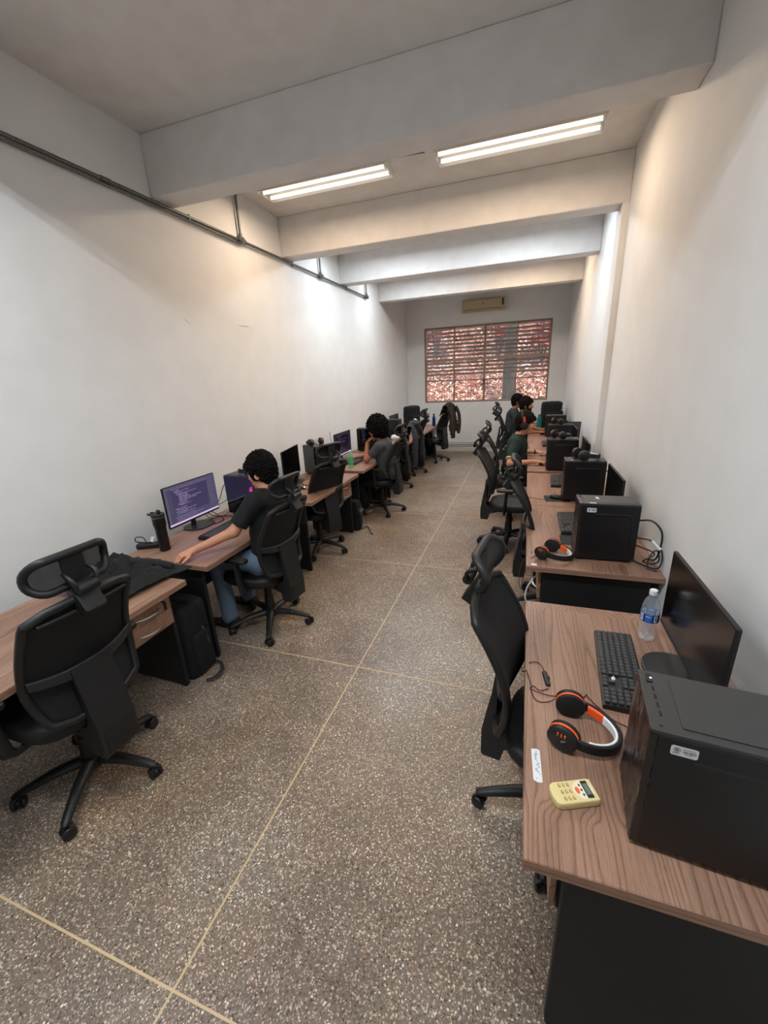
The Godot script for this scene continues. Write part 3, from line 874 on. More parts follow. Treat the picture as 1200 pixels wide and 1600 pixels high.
	for i in mi.size():
		var e: Array = mi[i]
		var at := Vector3(e[0], DT + (0.003 if i == 0 else 0.0), e[1])
		if i == 0:
			mouse0.position = at
			mouse0.rotation_degrees.y = e[2]
			mouse0.set_meta("label", e[3])
		else:
			dup(mouse0, "mouse", e[3], at, e[2])
	part(get_node("mouse_003"), "orange_light", mb().ball(Vector3(0.045, 0.024, 0.012), Vector3(0.010, 0.008, 0.008), 8), glow(Color(1.0, 0.62, 0.35), 2.5))
	single("mouse_pad", "thin black mouse pad on third right desk", "mouse pad", mb().rslab(0.20, 0.18, 0.003, 0.008, 0.001, Transform3D(Basis(Vector3.RIGHT, -PI / 2), Vector3.ZERO)), M.rubber, Vector3(0.30, DT + 0.0015, -3.70), 4)
	single("mouse_pad", "thin black mouse pad beside second right tower", "mouse pad", mb().rslab(0.14, 0.16, 0.003, 0.008, 0.001, Transform3D(Basis(Vector3.RIGHT, -PI / 2), Vector3.ZERO)), M.rubber, Vector3(0.335, DT + 0.0015, -2.74), 0)
	# headsets: x, y, z, turn
	var hs := [
		[0.222, DT, -1.108, -12.0, "orange and black headset beside the yellowed remote"],
		[0.215, DT, -2.45, -25.0, "orange and black headset on second right desk corner"],
		[0.50, DT + 0.352, -3.72, 15.0, "black headset lying on the third right tower"],
		[0.39, DT + 0.352, -4.885, 35.0, "black headset lying on the tower beside green shirt"],
		[-2.20, DT + 0.352, -2.86, 175.0, "orange headset lying on the glowing tower"],
		[-2.36, DT + 0.352, -4.32, 150.0, "brown-black headset lying on tower behind man in black"],
		[0.46, DT + 0.352, -6.17, 35.0, "black headset lying on the fifth right tower"],
	]
	for i in hs.size():
		var e: Array = hs[i]
		if i == 0:
			headset0.position = Vector3(e[0], e[1], e[2])
			headset0.rotation_degrees.y = e[3]
			headset0.set_meta("label", e[4])
		else:
			var h := dup(headset0, "headset", e[4], Vector3(e[0], e[1], e[2]), e[3])
			if i in [2, 3, 5, 6]:                  # these have dull trim
				for c in h.get_children():
					for p in [c] + c.get_children():
						if p is MeshInstance3D and p.material_override == M.orange:
							p.material_override = M.trim_dull if i != 5 else M.trim_brown
# ---------------------------------------------------------------- things on desks and floor
func flat(w: float, d: float, th: float, r: float, bev := 0.0006) -> MB:      # a thin rounded plate lying in xz, base at y 0
	return mb().rslab(w, d, th, r, bev, Transform3D(Basis(Vector3.RIGHT, -PI / 2), Vector3(0, th / 2, 0)))
func bottle(called: String, label: String, at: Vector3, prof: Array, mat: Material, cap: Material, cap_prof: Array) -> Node3D:
	var o := thing(called, label, "bottle", at)
	part(o, "body", mb().lathe(prof, 24), mat, 60)
	part(o, "cap", mb().lathe(cap_prof, 20), cap, 40)
	return o

func build_desk_things() -> void:
	# air conditioner remote, yellowed plastic
	var cream := std(Color(0.86, 0.78, 0.55), 0.45)
	var r := thing("remote_control", "yellowed air conditioner remote on nearest right desk", "remote control", Vector3(0.178, DT, -0.890), 23)
	var rings := []
	for e in [[0.0, 0.94], [0.004, 1.0], [0.017, 1.0], [0.021, 0.97], [0.0225, 0.90]]:
		var ring := PackedVector3Array()
		for p in [Vector2(0.058, 0.028), Vector2(0.050, 0.031), Vector2(-0.045, 0.031), Vector2(-0.055, 0.025), Vector2(-0.060, 0.008), Vector2(-0.060, -0.008), Vector2(-0.055, -0.025), Vector2(-0.045, -0.031), Vector2(0.050, -0.031), Vector2(0.058, -0.028)]:
			ring.append(Vector3(p.x * (1 - (1 - e[1]) * 0.5), e[0], p.y * e[1]))
		rings.append(ring)
	part(r, "body", mb().loft(rings), cream, 45)
	var whitish := std(Color(0.90, 0.86, 0.74), 0.45)
	part(r, "face_plate", mb().lathe([Vector2(0, 0.0222), Vector2(0.026, 0.0222), Vector2(0.0255, 0.0232), Vector2(0, 0.0232)], 24, xf(Vector3(0.026, 0, 0))), whitish)
	part(r, "display", mb().box(Vector3(0.036, 0.0236, 0), Vector3(0.017, 0.0014, 0.047), 0.0005), std(Color(0.16, 0.18, 0.16), 0.25))
	part(r, "display_window", mb().box(Vector3(0.036, 0.0244, 0.0), Vector3(0.012, 0.0006, 0.030)), std(Color(0.42, 0.46, 0.40), 0.25))
	part(r, "power_button", mb().ball(Vector3(0.010, 0.0232, 0.0), Vector3(0.005, 0.003, 0.010), 8), M.orange)
	for k in 3:
		part(r, "button", mb().ball(Vector3(0.021, 0.0232, -0.013 + k * 0.013), Vector3(0.0028, 0.002, 0.0036), 6), std(Color(0.30, 0.26, 0.22), 0.5))
	for i in 3:
		for j in 3:
			part(r, "button", mb().ball(Vector3(-0.030 + i * 0.0115, 0.0222, -0.018 + j * 0.018), Vector3(0.0042, 0.0026, 0.0058), 8), std(Color(0.80, 0.71, 0.47), 0.5))
			var u := []
			for k in 7:
				var a := deg_to_rad(lerpf(-80, 80, k / 6.0))
				u.append(Vector3(-0.030 + i * 0.0115 - cos(a) * 0.0036, 0.0245, -0.018 + j * 0.018 + sin(a) * 0.0048))
			part(r, "button_mark", mb().tube(u, 0.0006, 5), std(Color(0.36, 0.28, 0.18), 0.5))
	# strip of paper tape with handwriting
	var im := Image.create(256, 64, false, Image.FORMAT_RGB8)
	im.fill(Color(0.86, 0.86, 0.86))
	var rng := RandomNumberGenerator.new()
	rng.seed = 21
	var p := Vector2(22, 26)
	for k in 46:
		var q := p + Vector2(rng.randf_range(-2.0, 7.5), rng.randf_range(-13, 13))
		q.y = clampf(q.y, 14, 42)
		stroke(im, p, q, 1, Color(0.42, 0.42, 0.46))
		p = q
		if k % 11 == 10: p += Vector2(9, 0)
	im.fill_rect(Rect2i(226, 36, 6, 6), Color(0.4, 0.4, 0.45))
	var tm := std(Color(1, 1, 1), 0.6)
	tm.albedo_texture = ImageTexture.create_from_image(im)
	tm.uv1_scale = Vector3(1 / 0.026, 1 / 0.112, 1)
	tm.uv1_offset = Vector3(0.5, 0.5, 0)
	var tp := mb()
	tp.prism(PackedVector2Array([Vector2(-0.012, -0.050), Vector2(0.0, -0.056), Vector2(0.012, -0.053), Vector2(0.012, 0.050), Vector2(0.004, 0.055), Vector2(-0.012, 0.052)]), 0.0, 0.0006, xf(Vector3.ZERO, -90))
	var uvt := tp.mesh(38.0)
	var sw := std(Color(1, 1, 1), 0.6)
	im.rotate_90(CLOCKWISE)
	sw.albedo_texture = ImageTexture.create_from_image(im)
	sw.uv1_scale = tm.uv1_scale
	sw.uv1_offset = tm.uv1_offset
	single("tape_label", "strip of white tape with handwriting on nearest right desk edge", "label", uvt, sw, Vector3(0.089, DT, -0.963), 3)
	single("paper_label", "small white label on the second right desk corner", "label", flat(0.03, 0.022, 0.0008, 0.002, 0.0002), M.paper, Vector3(0.098, DT, -2.315), 0)
	# water bottle
	var b := bottle("water_bottle", "clear plastic water bottle with blue label by nearest monitor", Vector3(0.528, DT, -1.70), [Vector2(0, 0.012), Vector2(0.012, 0.004), Vector2(0.024, 0.0), Vector2(0.030, 0.006), Vector2(0.032, 0.02), Vector2(0.0315, 0.05), Vector2(0.0325, 0.085), Vector2(0.0335, 0.09), Vector2(0.0335, 0.125), Vector2(0.0325, 0.135), Vector2(0.031, 0.155), Vector2(0.024, 0.18), Vector2(0.014, 0.198), Vector2(0.0125, 0.205), Vector2(0.0125, 0.213), Vector2(0, 0.213)], M.pet, M.white, [Vector2(0, 0.204), Vector2(0.0145, 0.204), Vector2(0.0152, 0.207), Vector2(0.0152, 0.222), Vector2(0.013, 0.225), Vector2(0, 0.225)])
	for k in 5:
		var a := TAU * k / 5
		part(b, "base_lobe", mb().ball(Vector3(cos(a) * 0.020, 0.007, sin(a) * 0.020), Vector3(0.007, 0.006, 0.006), 8), M.pet, 60)
	var li := Image.create(256, 64, false, Image.FORMAT_RGB8)
	li.fill(Color(0.10, 0.20, 0.50))
	for k in 4:
		li.fill_rect(Rect2i(k * 64, 0, 30, 64), Color(0.22, 0.42, 0.72))
		li.fill_rect(Rect2i(k * 64 + 6, 14, 22, 8), Color(0.75, 0.82, 0.92))
		li.fill_rect(Rect2i(k * 64 + 40, 6, 16, 52), Color(0.85, 0.88, 0.92))
		li.fill_rect(Rect2i(k * 64 + 45, 16, 5, 30), Color(0.15, 0.2, 0.35))
	var lm := std(Color(1, 1, 1), 0.35)
	lm.albedo_texture = ImageTexture.create_from_image(li)
	var lv := PackedVector3Array()
	var lu := PackedVector2Array()
	var ln := PackedVector3Array()
	for k in 32:
		var a0 := TAU * k / 32
		var a1 := TAU * (k + 1) / 32
		var c := [[a0, 0.127, 0], [a1, 0.090, 1], [a1, 0.127, 0], [a0, 0.127, 0], [a0, 0.090, 1], [a1, 0.090, 1]]
		for e in c:
			lv.append(Vector3(cos(e[0]) * 0.0341, e[1], sin(e[0]) * 0.0341))
			lu.append(Vector2(e[0] / TAU, e[2]))
			ln.append(Vector3(cos(e[0]), 0, sin(e[0])))
	var la := []
	la.resize(Mesh.ARRAY_MAX)
	la[Mesh.ARRAY_VERTEX] = lv
	la[Mesh.ARRAY_TEX_UV] = lu
	la[Mesh.ARRAY_NORMAL] = ln
	var lmesh := ArrayMesh.new()
	lmesh.add_surface_from_arrays(Mesh.PRIMITIVE_TRIANGLES, la)
	part(b, "label", lmesh, lm)
	# headset lead with its inline control on the nearest right desk
	var y := DT + 0.003
	cord(headset0, [Vector3(0.165, y + 0.02, -1.232), Vector3(0.13, y, -1.22), Vector3(0.095, y, -1.215), Vector3(0.078, y, -1.25), Vector3(0.073, y, -1.30), Vector3(0.060, y, -1.36), Vector3(0.046, DT - 0.02, -1.38), Vector3(0.046, DT - 0.02, -1.40), Vector3(0.075, y, -1.415), Vector3(0.105, y, -1.418), Vector3(0.122, y, -1.385)], 0.0018, M.cable_red)
	cord(headset0, [Vector3(0.133, y, -1.285), Vector3(0.105, y, -1.268), Vector3(0.085, y, -1.285), Vector3(0.072, y, -1.272), Vector3(0.088, y + 0.003, -1.258), Vector3(0.14, y, -1.252), Vector3(0.20, y, -1.266), Vector3(0.245, y, -1.275), Vector3(0.256, y, -1.290), Vector3(0.264, y, -1.272), Vector3(0.29, y, -1.235), Vector3(0.33, y, -1.19), Vector3(0.40, y, -1.165)], 0.0018, M.cable_red)
	var ic := thing("inline_control", "grey inline volume control of the nearest headset", "volume control", Vector3(0.128, DT, -1.335), 10)
	part(ic, "body", mb().rslab(0.017, 0.075, 0.011, 0.007, 0.003, Transform3D(Basis(Vector3.RIGHT, -PI / 2), Vector3(0, 0.0055, 0))), M.plastic, 50)
	part(ic, "dial", mb().tube([Vector3(0.006, 0.008, 0.0), Vector3(0.011, 0.008, 0.0)], 0.007, 12), M.plastic_grey)
	# leads behind the nearest monitor
	cable("power_lead", "black power lead hanging behind the nearest right monitor", [Vector3(0.60, DT + 0.16, -1.36), Vector3(0.645, DT + 0.11, -1.30), Vector3(0.685, DT + 0.085, -1.25), Vector3(0.725, DT + 0.07, -1.20), Vector3(0.742, DT + 0.03, -1.14), Vector3(0.745, DT + 0.006, -1.05), Vector3(0.74, DT + 0.006, -0.97)], 0.004, M.cable, "computer leads")
	single("white_plug", "white cable plug behind the nearest right monitor", "plug", mb().tube([Vector3(0.655, DT + 0.105, -1.285), Vector3(0.685, DT + 0.090, -1.25)], 0.0065, 8), M.white)
	single("plastic_cup", "small clear plastic cup behind the nearest right monitor", "cup", mb().lathe([Vector2(0, 0), Vector2(0.022, 0), Vector2(0.029, 0.07), Vector2(0.030, 0.072), Vector2(0.028, 0.071), Vector2(0.0215, 0.003), Vector2(0, 0.003)], 18), M.pet, Vector3(0.70, DT, -1.39), 0, "", 50)
	# leads behind the second tower
	var k0 := DT + 0.005
	cable("power_lead", "black power lead arching from the second right tower", [Vector3(0.645, DT + 0.245, -2.50), Vector3(0.70, DT + 0.255, -2.47), Vector3(0.745, DT + 0.20, -2.44), Vector3(0.742, DT + 0.10, -2.42), Vector3(0.738, DT + 0.03, -2.46), Vector3(0.73, k0, -2.52)], 0.005, M.cable, "computer leads")
	cable("video_lead", "black video lead looping behind the second right tower", [Vector3(0.645, DT + 0.14, -2.50), Vector3(0.71, DT + 0.138, -2.47), Vector3(0.745, DT + 0.11, -2.40), Vector3(0.742, DT + 0.05, -2.36), Vector3(0.72, k0 + 0.01, -2.37), Vector3(0.66, k0 + 0.004, -2.44), Vector3(0.60, k0 + 0.03, -2.44)], 0.0045, M.cable, "computer leads")
	single("white_cable_tag", "white tag on the lead behind second right tower", "cable tag", mb().tube([Vector3(0.715, DT + 0.1375, -2.467), Vector3(0.744, DT + 0.113, -2.405)], 0.0075, 8), M.white)
	cable("video_lead", "coiled black lead on the desk behind second right tower", [Vector3(0.645, k0 + 0.09, -2.50), Vector3(0.72, k0 + 0.08, -2.42), Vector3(0.68, k0 + 0.05, -2.40), Vector3(0.675, k0 + 0.02, -2.43), Vector3(0.72, k0 + 0.015, -2.42), Vector3(0.742, k0 + 0.05, -2.40), Vector3(0.735, k0 + 0.09, -2.44), Vector3(0.70, k0 + 0.06, -2.42), Vector3(0.69, k0, -2.39), Vector3(0.73, k0, -2.36)], 0.004, M.cable, "computer leads")
	cord(get_node("headset_001"), [Vector3(0.16, y + 0.03, -2.50), Vector3(0.12, y + 0.004, -2.45), Vector3(0.085, y, -2.40), Vector3(0.058, DT - 0.03, -2.38), Vector3(0.045, DT - 0.12, -2.36), Vector3(0.03, DT - 0.2, -2.38), Vector3(0.02, DT - 0.12, -2.44), Vector3(0.05, DT - 0.03, -2.47), Vector3(0.09, y, -2.49)], 0.002, M.cable_red)
	cable("white_lead", "white lead looped under the second right desk edge", [Vector3(0.10, 0.62, -2.36), Vector3(0.072, 0.57, -2.35), Vector3(0.062, 0.50, -2.35), Vector3(0.085, 0.44, -2.35), Vector3(0.10, 0.42, -2.36)], 0.0045, M.cable_white)
	cord(mouse0, [Vector3(0.24, DT + 0.012, -3.70), Vector3(0.18, y, -3.66), Vector3(0.12, y, -3.68), Vector3(0.07, y, -3.70)], 0.0018, M.cable_red)
	cord(get_node("headset_002"), [Vector3(0.44, DT + 0.365, -3.72), Vector3(0.40, DT + 0.36, -3.85), Vector3(0.36, DT + 0.24, -3.98), Vector3(0.34, DT + 0.05, -4.08), Vector3(0.36, y + 0.01, -4.11)], 0.002, M.cable)
	for z in [-3.78, -4.955]:
		var nm: String = "leads running from the third right tower to the wall" if z > -4 else "leads behind the tower beside green shirt"
		cable("video_lead", "black " + nm, [Vector3(0.60, DT + 0.24, z), Vector3(0.70, DT + 0.24, z + 0.05), Vector3(0.742, DT + 0.15, z + 0.12), Vector3(0.735, k0 + 0.02, z + 0.14), Vector3(0.72, k0, z + 0.02)], 0.0045, M.cable, "computer leads")
	# --- left side, desk of the man in black
	var t := thing("travel_tumbler", "tall black tumbler with ring-handled lid on left desk", "tumbler", Vector3(-2.345, DT, -1.995))
	part(t, "body", mb().lathe([Vector2(0, 0), Vector2(0.034, 0), Vector2(0.036, 0.004), Vector2(0.036, 0.16), Vector2(0.042, 0.19), Vector2(0.042, 0.243), Vector2(0, 0.243)], 28), std(Color(0.035, 0.035, 0.038), 0.4))
	part(t, "steel_band", mb().lathe([Vector2(0, 0.242), Vector2(0.0418, 0.242), Vector2(0.0418, 0.247), Vector2(0, 0.247)], 28), M.chrome)
	var lid := part(t, "lid", mb().lathe([Vector2(0, 0.246), Vector2(0.043, 0.246), Vector2(0.044, 0.262), Vector2(0.040, 0.268), Vector2(0, 0.270)], 28), M.plastic)
	var hr := []
	for k in 15:
		var a := deg_to_rad(lerpf(20, 340, k / 14.0))
		hr.append(Vector3(-0.052 - cos(a) * 0.026, 0.262, sin(a) * 0.022))
	part(lid, "ring_handle", mb().tube(hr, 0.006, 8, 1.3), M.plastic)
	part(lid, "spout", mb().box(Vector3(0.012, 0.282, 0), Vector3(0.03, 0.026, 0.018), 0.005), M.plastic)
	var ps := thing("power_adapter", "black power adapter and plugs behind the tumbler", "power adapter", Vector3(-2.50, DT, -2.0), 28)
	part(ps, "body", mb().rslab(0.16, 0.065, 0.035, 0.02, 0.008, Transform3D(Basis(Vector3.RIGHT, -PI / 2), Vector3(0, 0.0175, 0))), M.plastic, 50)
	part(ps, "plug", mb().box(Vector3(0.085, 0.03, -0.04), Vector3(0.05, 0.05, 0.03), 0.008).box(Vector3(0.10, 0.045, 0.03), Vector3(0.03, 0.07, 0.03), 0.008), M.plastic)
	part(ps, "white_plug", mb().tube([Vector3(0.02, 0.035, -0.02), Vector3(0.03, 0.065, -0.03)], 0.014, 10), M.white)
	part(ps, "cord", mb().tube(spline([Vector3(-0.01, 0.03, 0), Vector3(-0.03, 0.075, -0.01), Vector3(-0.07, 0.085, 0.0), Vector3(-0.075, 0.06, 0.01), Vector3(-0.03, 0.05, 0.02), Vector3(0.03, 0.04, 0.015)], 5), 0.004, 6), M.cable)
	var dy := DT + 0.0045
	cable("monitor_lead", "black lead coiled behind the purple code monitor", [Vector3(-2.52, DT + 0.17, -2.60), Vector3(-2.53, DT + 0.06, -2.68), Vector3(-2.46, dy, -2.70), Vector3(-2.36, dy, -2.62), Vector3(-2.37, dy, -2.52), Vector3(-2.45, dy + 0.006, -2.55), Vector3(-2.44, dy + 0.008, -2.66), Vector3(-2.34, dy, -2.72), Vector3(-2.27, dy, -2.62), Vector3(-2.25, dy, -2.52)], 0.0035, M.cable, "computer leads")
	cable("tower_lead", "black lead drooping from the glowing tower", [Vector3(-2.42, DT + 0.28, -2.82), Vector3(-2.46, DT + 0.24, -2.80), Vector3(-2.50, DT + 0.12, -2.76), Vector3(-2.56, DT + 0.04, -2.68), Vector3(-2.46, dy + 0.012, -2.66), Vector3(-2.40, dy + 0.012, -2.70), Vector3(-2.44, dy + 0.012, -2.78)], 0.0035, M.cable, "computer leads")
	cable("tower_lead", "second black lead drooping from the glowing tower", [Vector3(-2.42, DT + 0.17, -2.84), Vector3(-2.48, DT + 0.10, -2.80), Vector3(-2.60, DT + 0.05, -2.70), Vector3(-2.52, dy + 0.02, -2.62), Vector3(-2.44, dy + 0.02, -2.58)], 0.003, M.cable, "computer leads")
	cable("monitor_lead", "black leads lying by the empty left keyboard", [Vector3(-2.30, dy, -3.72), Vector3(-2.20, dy, -3.62), Vector3(-2.10, dy, -3.66), Vector3(-2.12, dy + 0.004, -3.76), Vector3(-2.26, dy, -3.80), Vector3(-2.34, dy + 0.03, -3.90)], 0.004, M.cable, "computer leads")
	cable("wall_lead", "thin dark leads hanging on wall behind curly-haired man", [Vector3(-2.70, 1.10, -5.45), Vector3(-2.72, 0.98, -5.50), Vector3(-2.66, 0.86, -5.44), Vector3(-2.70, 0.78, -5.52), Vector3(-2.60, DT + 0.02, -5.46), Vector3(-2.54, DT + 0.01, -5.50)], 0.003, M.cable, "computer leads")
	bottle("soda_bottle", "green plastic bottle on the curly-haired man's desk", Vector3(-2.07, DT, -4.70), [Vector2(0, 0), Vector2(0.028, 0), Vector2(0.032, 0.01), Vector2(0.032, 0.06), Vector2(0.030, 0.08), Vector2(0.033, 0.10), Vector2(0.032, 0.14), Vector2(0.024, 0.175), Vector2(0.013, 0.20), Vector2(0.012, 0.21), Vector2(0, 0.21)], M.pet_green, M.white, [Vector2(0, 0.205), Vector2(0.015, 0.205), Vector2(0.015, 0.225), Vector2(0, 0.225)])
	bottle("steel_bottle", "tall blue metal bottle on the last left desk", Vector3(-1.90, DT, -8.98), [Vector2(0, 0), Vector2(0.035, 0), Vector2(0.036, 0.01), Vector2(0.036, 0.17), Vector2(0.030, 0.20), Vector2(0.018, 0.22), Vector2(0.017, 0.235), Vector2(0, 0.235)], std(Color(0.05, 0.09, 0.36), 0.35), std(Color(0.04, 0.06, 0.22), 0.4), [Vector2(0, 0.232), Vector2(0.019, 0.232), Vector2(0.019, 0.262), Vector2(0.012, 0.268), Vector2(0, 0.268)])
	bottle("steel_bottle", "teal bottle on the last right desk", Vector3(0.26, DT, -8.50), [Vector2(0, 0), Vector2(0.045, 0), Vector2(0.046, 0.01), Vector2(0.046, 0.19), Vector2(0.036, 0.22), Vector2(0.03, 0.225), Vector2(0, 0.225)], std(Color(0.06, 0.42, 0.40), 0.4), std(Color(0.05, 0.30, 0.29), 0.4), [Vector2(0, 0.222), Vector2(0.032, 0.222), Vector2(0.032, 0.25), Vector2(0.024, 0.26), Vector2(0, 0.26)])
	# laptop, lid towards the camera
	var lp := thing("laptop", "open grey laptop, its lid back towards the camera", "laptop", Vector3(0.60, DT, -6.36), 0)
	var grey := std(Color(0.34, 0.35, 0.37), 0.35, 0.3)
	part(lp, "keyboard_deck", mb().rslab(0.28, 0.22, 0.016, 0.012, 0.004, Transform3D(Basis(Vector3.RIGHT, -PI / 2), Vector3(0, 0.009, -0.11))), grey)
	var ld := part(lp, "lid", mb().rslab(0.28, 0.36, 0.010, 0.012, 0.003, Transform3D(Basis(Vector3.RIGHT, 0.16), Vector3(0, 0.19, 0.025))), grey)
	part(ld, "badge", mb().tube([Vector3(-0.02, 0.265, 0.0185), Vector3(-0.02, 0.2655, 0.0195)], 0.03, 20), M.chrome)
	single("crumpled_paper", "crumpled white paper on the desk behind the hoodie", "paper", sdf([[1, Vector3(0, 0.04, 0), Vector3(0.07, 0.04, 0.06), 0.0, 0.0, 0.01]], 0.009, 26.0, 0.018, 3), M.paper, Vector3(-2.20, DT, -7.05), 0, "", 25)
	# black jacket lying over the end of the nearest left desk
	var g := []
	var fn := noise(7.0, 33, 3)
	for i in 34:
		var row := []
		for j in 26:
			var u := i / 33.0
			var v := j / 25.0
			var x := lerpf(-2.47, -1.93, u)
			var z := lerpf(-1.30, -1.80, v)
			if v > 0.0: x += 0.10 * (1.0 - v) * (0.5 - u)
			var hgt := 0.115 * pow(sin(PI * clampf(u * 0.92 + 0.06, 0, 1)), 0.6) * pow(sin(PI * clampf(v * 0.86 + 0.1, 0, 1)), 0.7)
			hgt *= 1.0 + 0.55 * fn.get_noise_2d(x * 1.6, z * 1.0)
			hgt += 0.016 * sin(x * 30.0 + z * 26.0 + fn.get_noise_2d(x, z) * 5.0) * sin(PI * u)
			var yy: float = DT + 0.006 + max(0.0, hgt)
			if z < -1.65: yy = min(yy, DT + 0.075) - (-1.65 - z) * 0.22
			row.append(Vector3(x, max(yy, DT + 0.006), z))
		g.append(row)
	var jk := thing("jacket", "black jacket lying folded on the nearest left desk", "jacket", Vector3.ZERO)
	part(jk, "body", mb().sheet(g, 0.004), M.cloth_black, 60)
	part(jk, "sleeve", mb().tube(spline([Vector3(-2.36, DT + 0.09, -1.44), Vector3(-2.22, DT + 0.125, -1.54), Vector3(-2.09, DT + 0.085, -1.66), Vector3(-2.00, DT + 0.04, -1.72)], 6), 0.036, 10, 0.6), M.cloth_black, 60)
	var pr := mb()
	for k in 3:
		pr.box(Vector3.ZERO, Vector3(0.014, 0.002, 0.026), 0.0, xf(Vector3(-2.34 + 0.0 * k, DT + 0.098, -1.36 - k * 0.036), 8, 18, 22))
	part(jk, "print", pr, M.white)
	cable("charger_cord", "thin cord with white plug on the nearest left desk", [Vector3(-2.50, DT + 0.004, -1.50), Vector3(-2.45, DT + 0.004, -1.60), Vector3(-2.40, DT + 0.03, -1.62), Vector3(-2.42, DT + 0.004, -1.68)], 0.003, M.cable_red)

# ---------------------------------------------------------------- bags and clothes
func backpack(label: String, at: Vector3, turn: float, s: float, mat: Material) -> Node3D:
	var o := thing("backpack", label, "backpack", at, turn, "backpacks")
	part(o, "body", sdf([[2, Vector3(0, 0.23, 0), Vector3(0.13, 0.20, 0.07), 0.05, 0.0, 0.02], [1, Vector3(0, 0.37, 0), Vector3(0.13, 0.09, 0.085), 0.0, 0.0, 0.04]], 0.014, 9.0, 0.010, 2), mat, 180)
	part(o, "front_pocket", sdf([[2, Vector3(0, 0.15, 0.095), Vector3(0.10, 0.11, 0.02), 0.03, 0.0, 0.02]], 0.012, 11.0, 0.006, 5), mat, 180)
	part(o, "handle", mb().tube(spline([Vector3(-0.03, 0.44, -0.04), Vector3(-0.02, 0.475, -0.04), Vector3(0.02, 0.475, -0.04), Vector3(0.03, 0.44, -0.04)], 4), 0.008, 6), mat)
	part(o, "zip", mb().tube(spline([Vector3(-0.09, 0.14, 0.128), Vector3(-0.085, 0.235, 0.13), Vector3(0.0, 0.262, 0.132), Vector3(0.085, 0.235, 0.13), Vector3(0.09, 0.14, 0.128)], 5), 0.0035, 6), M.plastic_grey)
	for e in [-1, 1]:
		part(o, "strap", mb().tube(spline([Vector3(e * 0.06, 0.41, -0.10), Vector3(e * 0.075, 0.42, -0.135), Vector3(e * 0.085, 0.30, -0.15), Vector3(e * 0.095, 0.15, -0.12), Vector3(e * 0.11, 0.05, -0.075)], 5), 0.018, 8, 0.35, Vector3.BACK), mat)
	o.scale = Vector3.ONE * s
	return o
func drape(o: Node3D, called: String, mat: Material, w: float, front: float, back: float, seed_: int, ry := 1.06, rz := 0.36, drift := -0.10, th := 0.012) -> void:
	# cloth hung over the top of a chair back, in the chair's own axes
	var fn := noise(4.0, seed_, 3)
	var g := []
	for i in 40:
		var s := i / 39.0
		var row := []
		for j in 25:
			var q := lerpf(-1, 1, j / 24.0)
			var L := front + back
			var d := s * L - front                       # signed distance from the ridge
			var wob := fn.get_noise_2d(q * 2.5 + seed_, d * 1.6)
			var fold := 0.020 * sin(q * 9.0 + wob * 4.0 + seed_) * clampf(absf(d) * 3.5, 0.0, 1.0)
			var x := q * w * (1.0 + 0.16 * absf(d)) + 0.02 * wob
			var y := 0.0
			var z := 0.0
			var rr := 0.055
			if absf(d) < rr * PI / 2:
				var a := d / rr
				y = ry + cos(a) * rr - 0.05 * q * q
				z = rz + sin(a) * rr
			else:
				var e := absf(d) - rr * PI / 2
				y = ry - e - 0.05 * q * q
				z = rz + (rr + fold + 0.02 * e) * signf(d)
				if d < 0: z -= 0.42 * e * clampf(1.0 - e, 0, 1)
				else: z += drift * e
			row.append(Vector3(x, y + 0.02 * wob, z))
		g.append(row)
	part(o, called, mb().sheet(g, th), mat, 60)

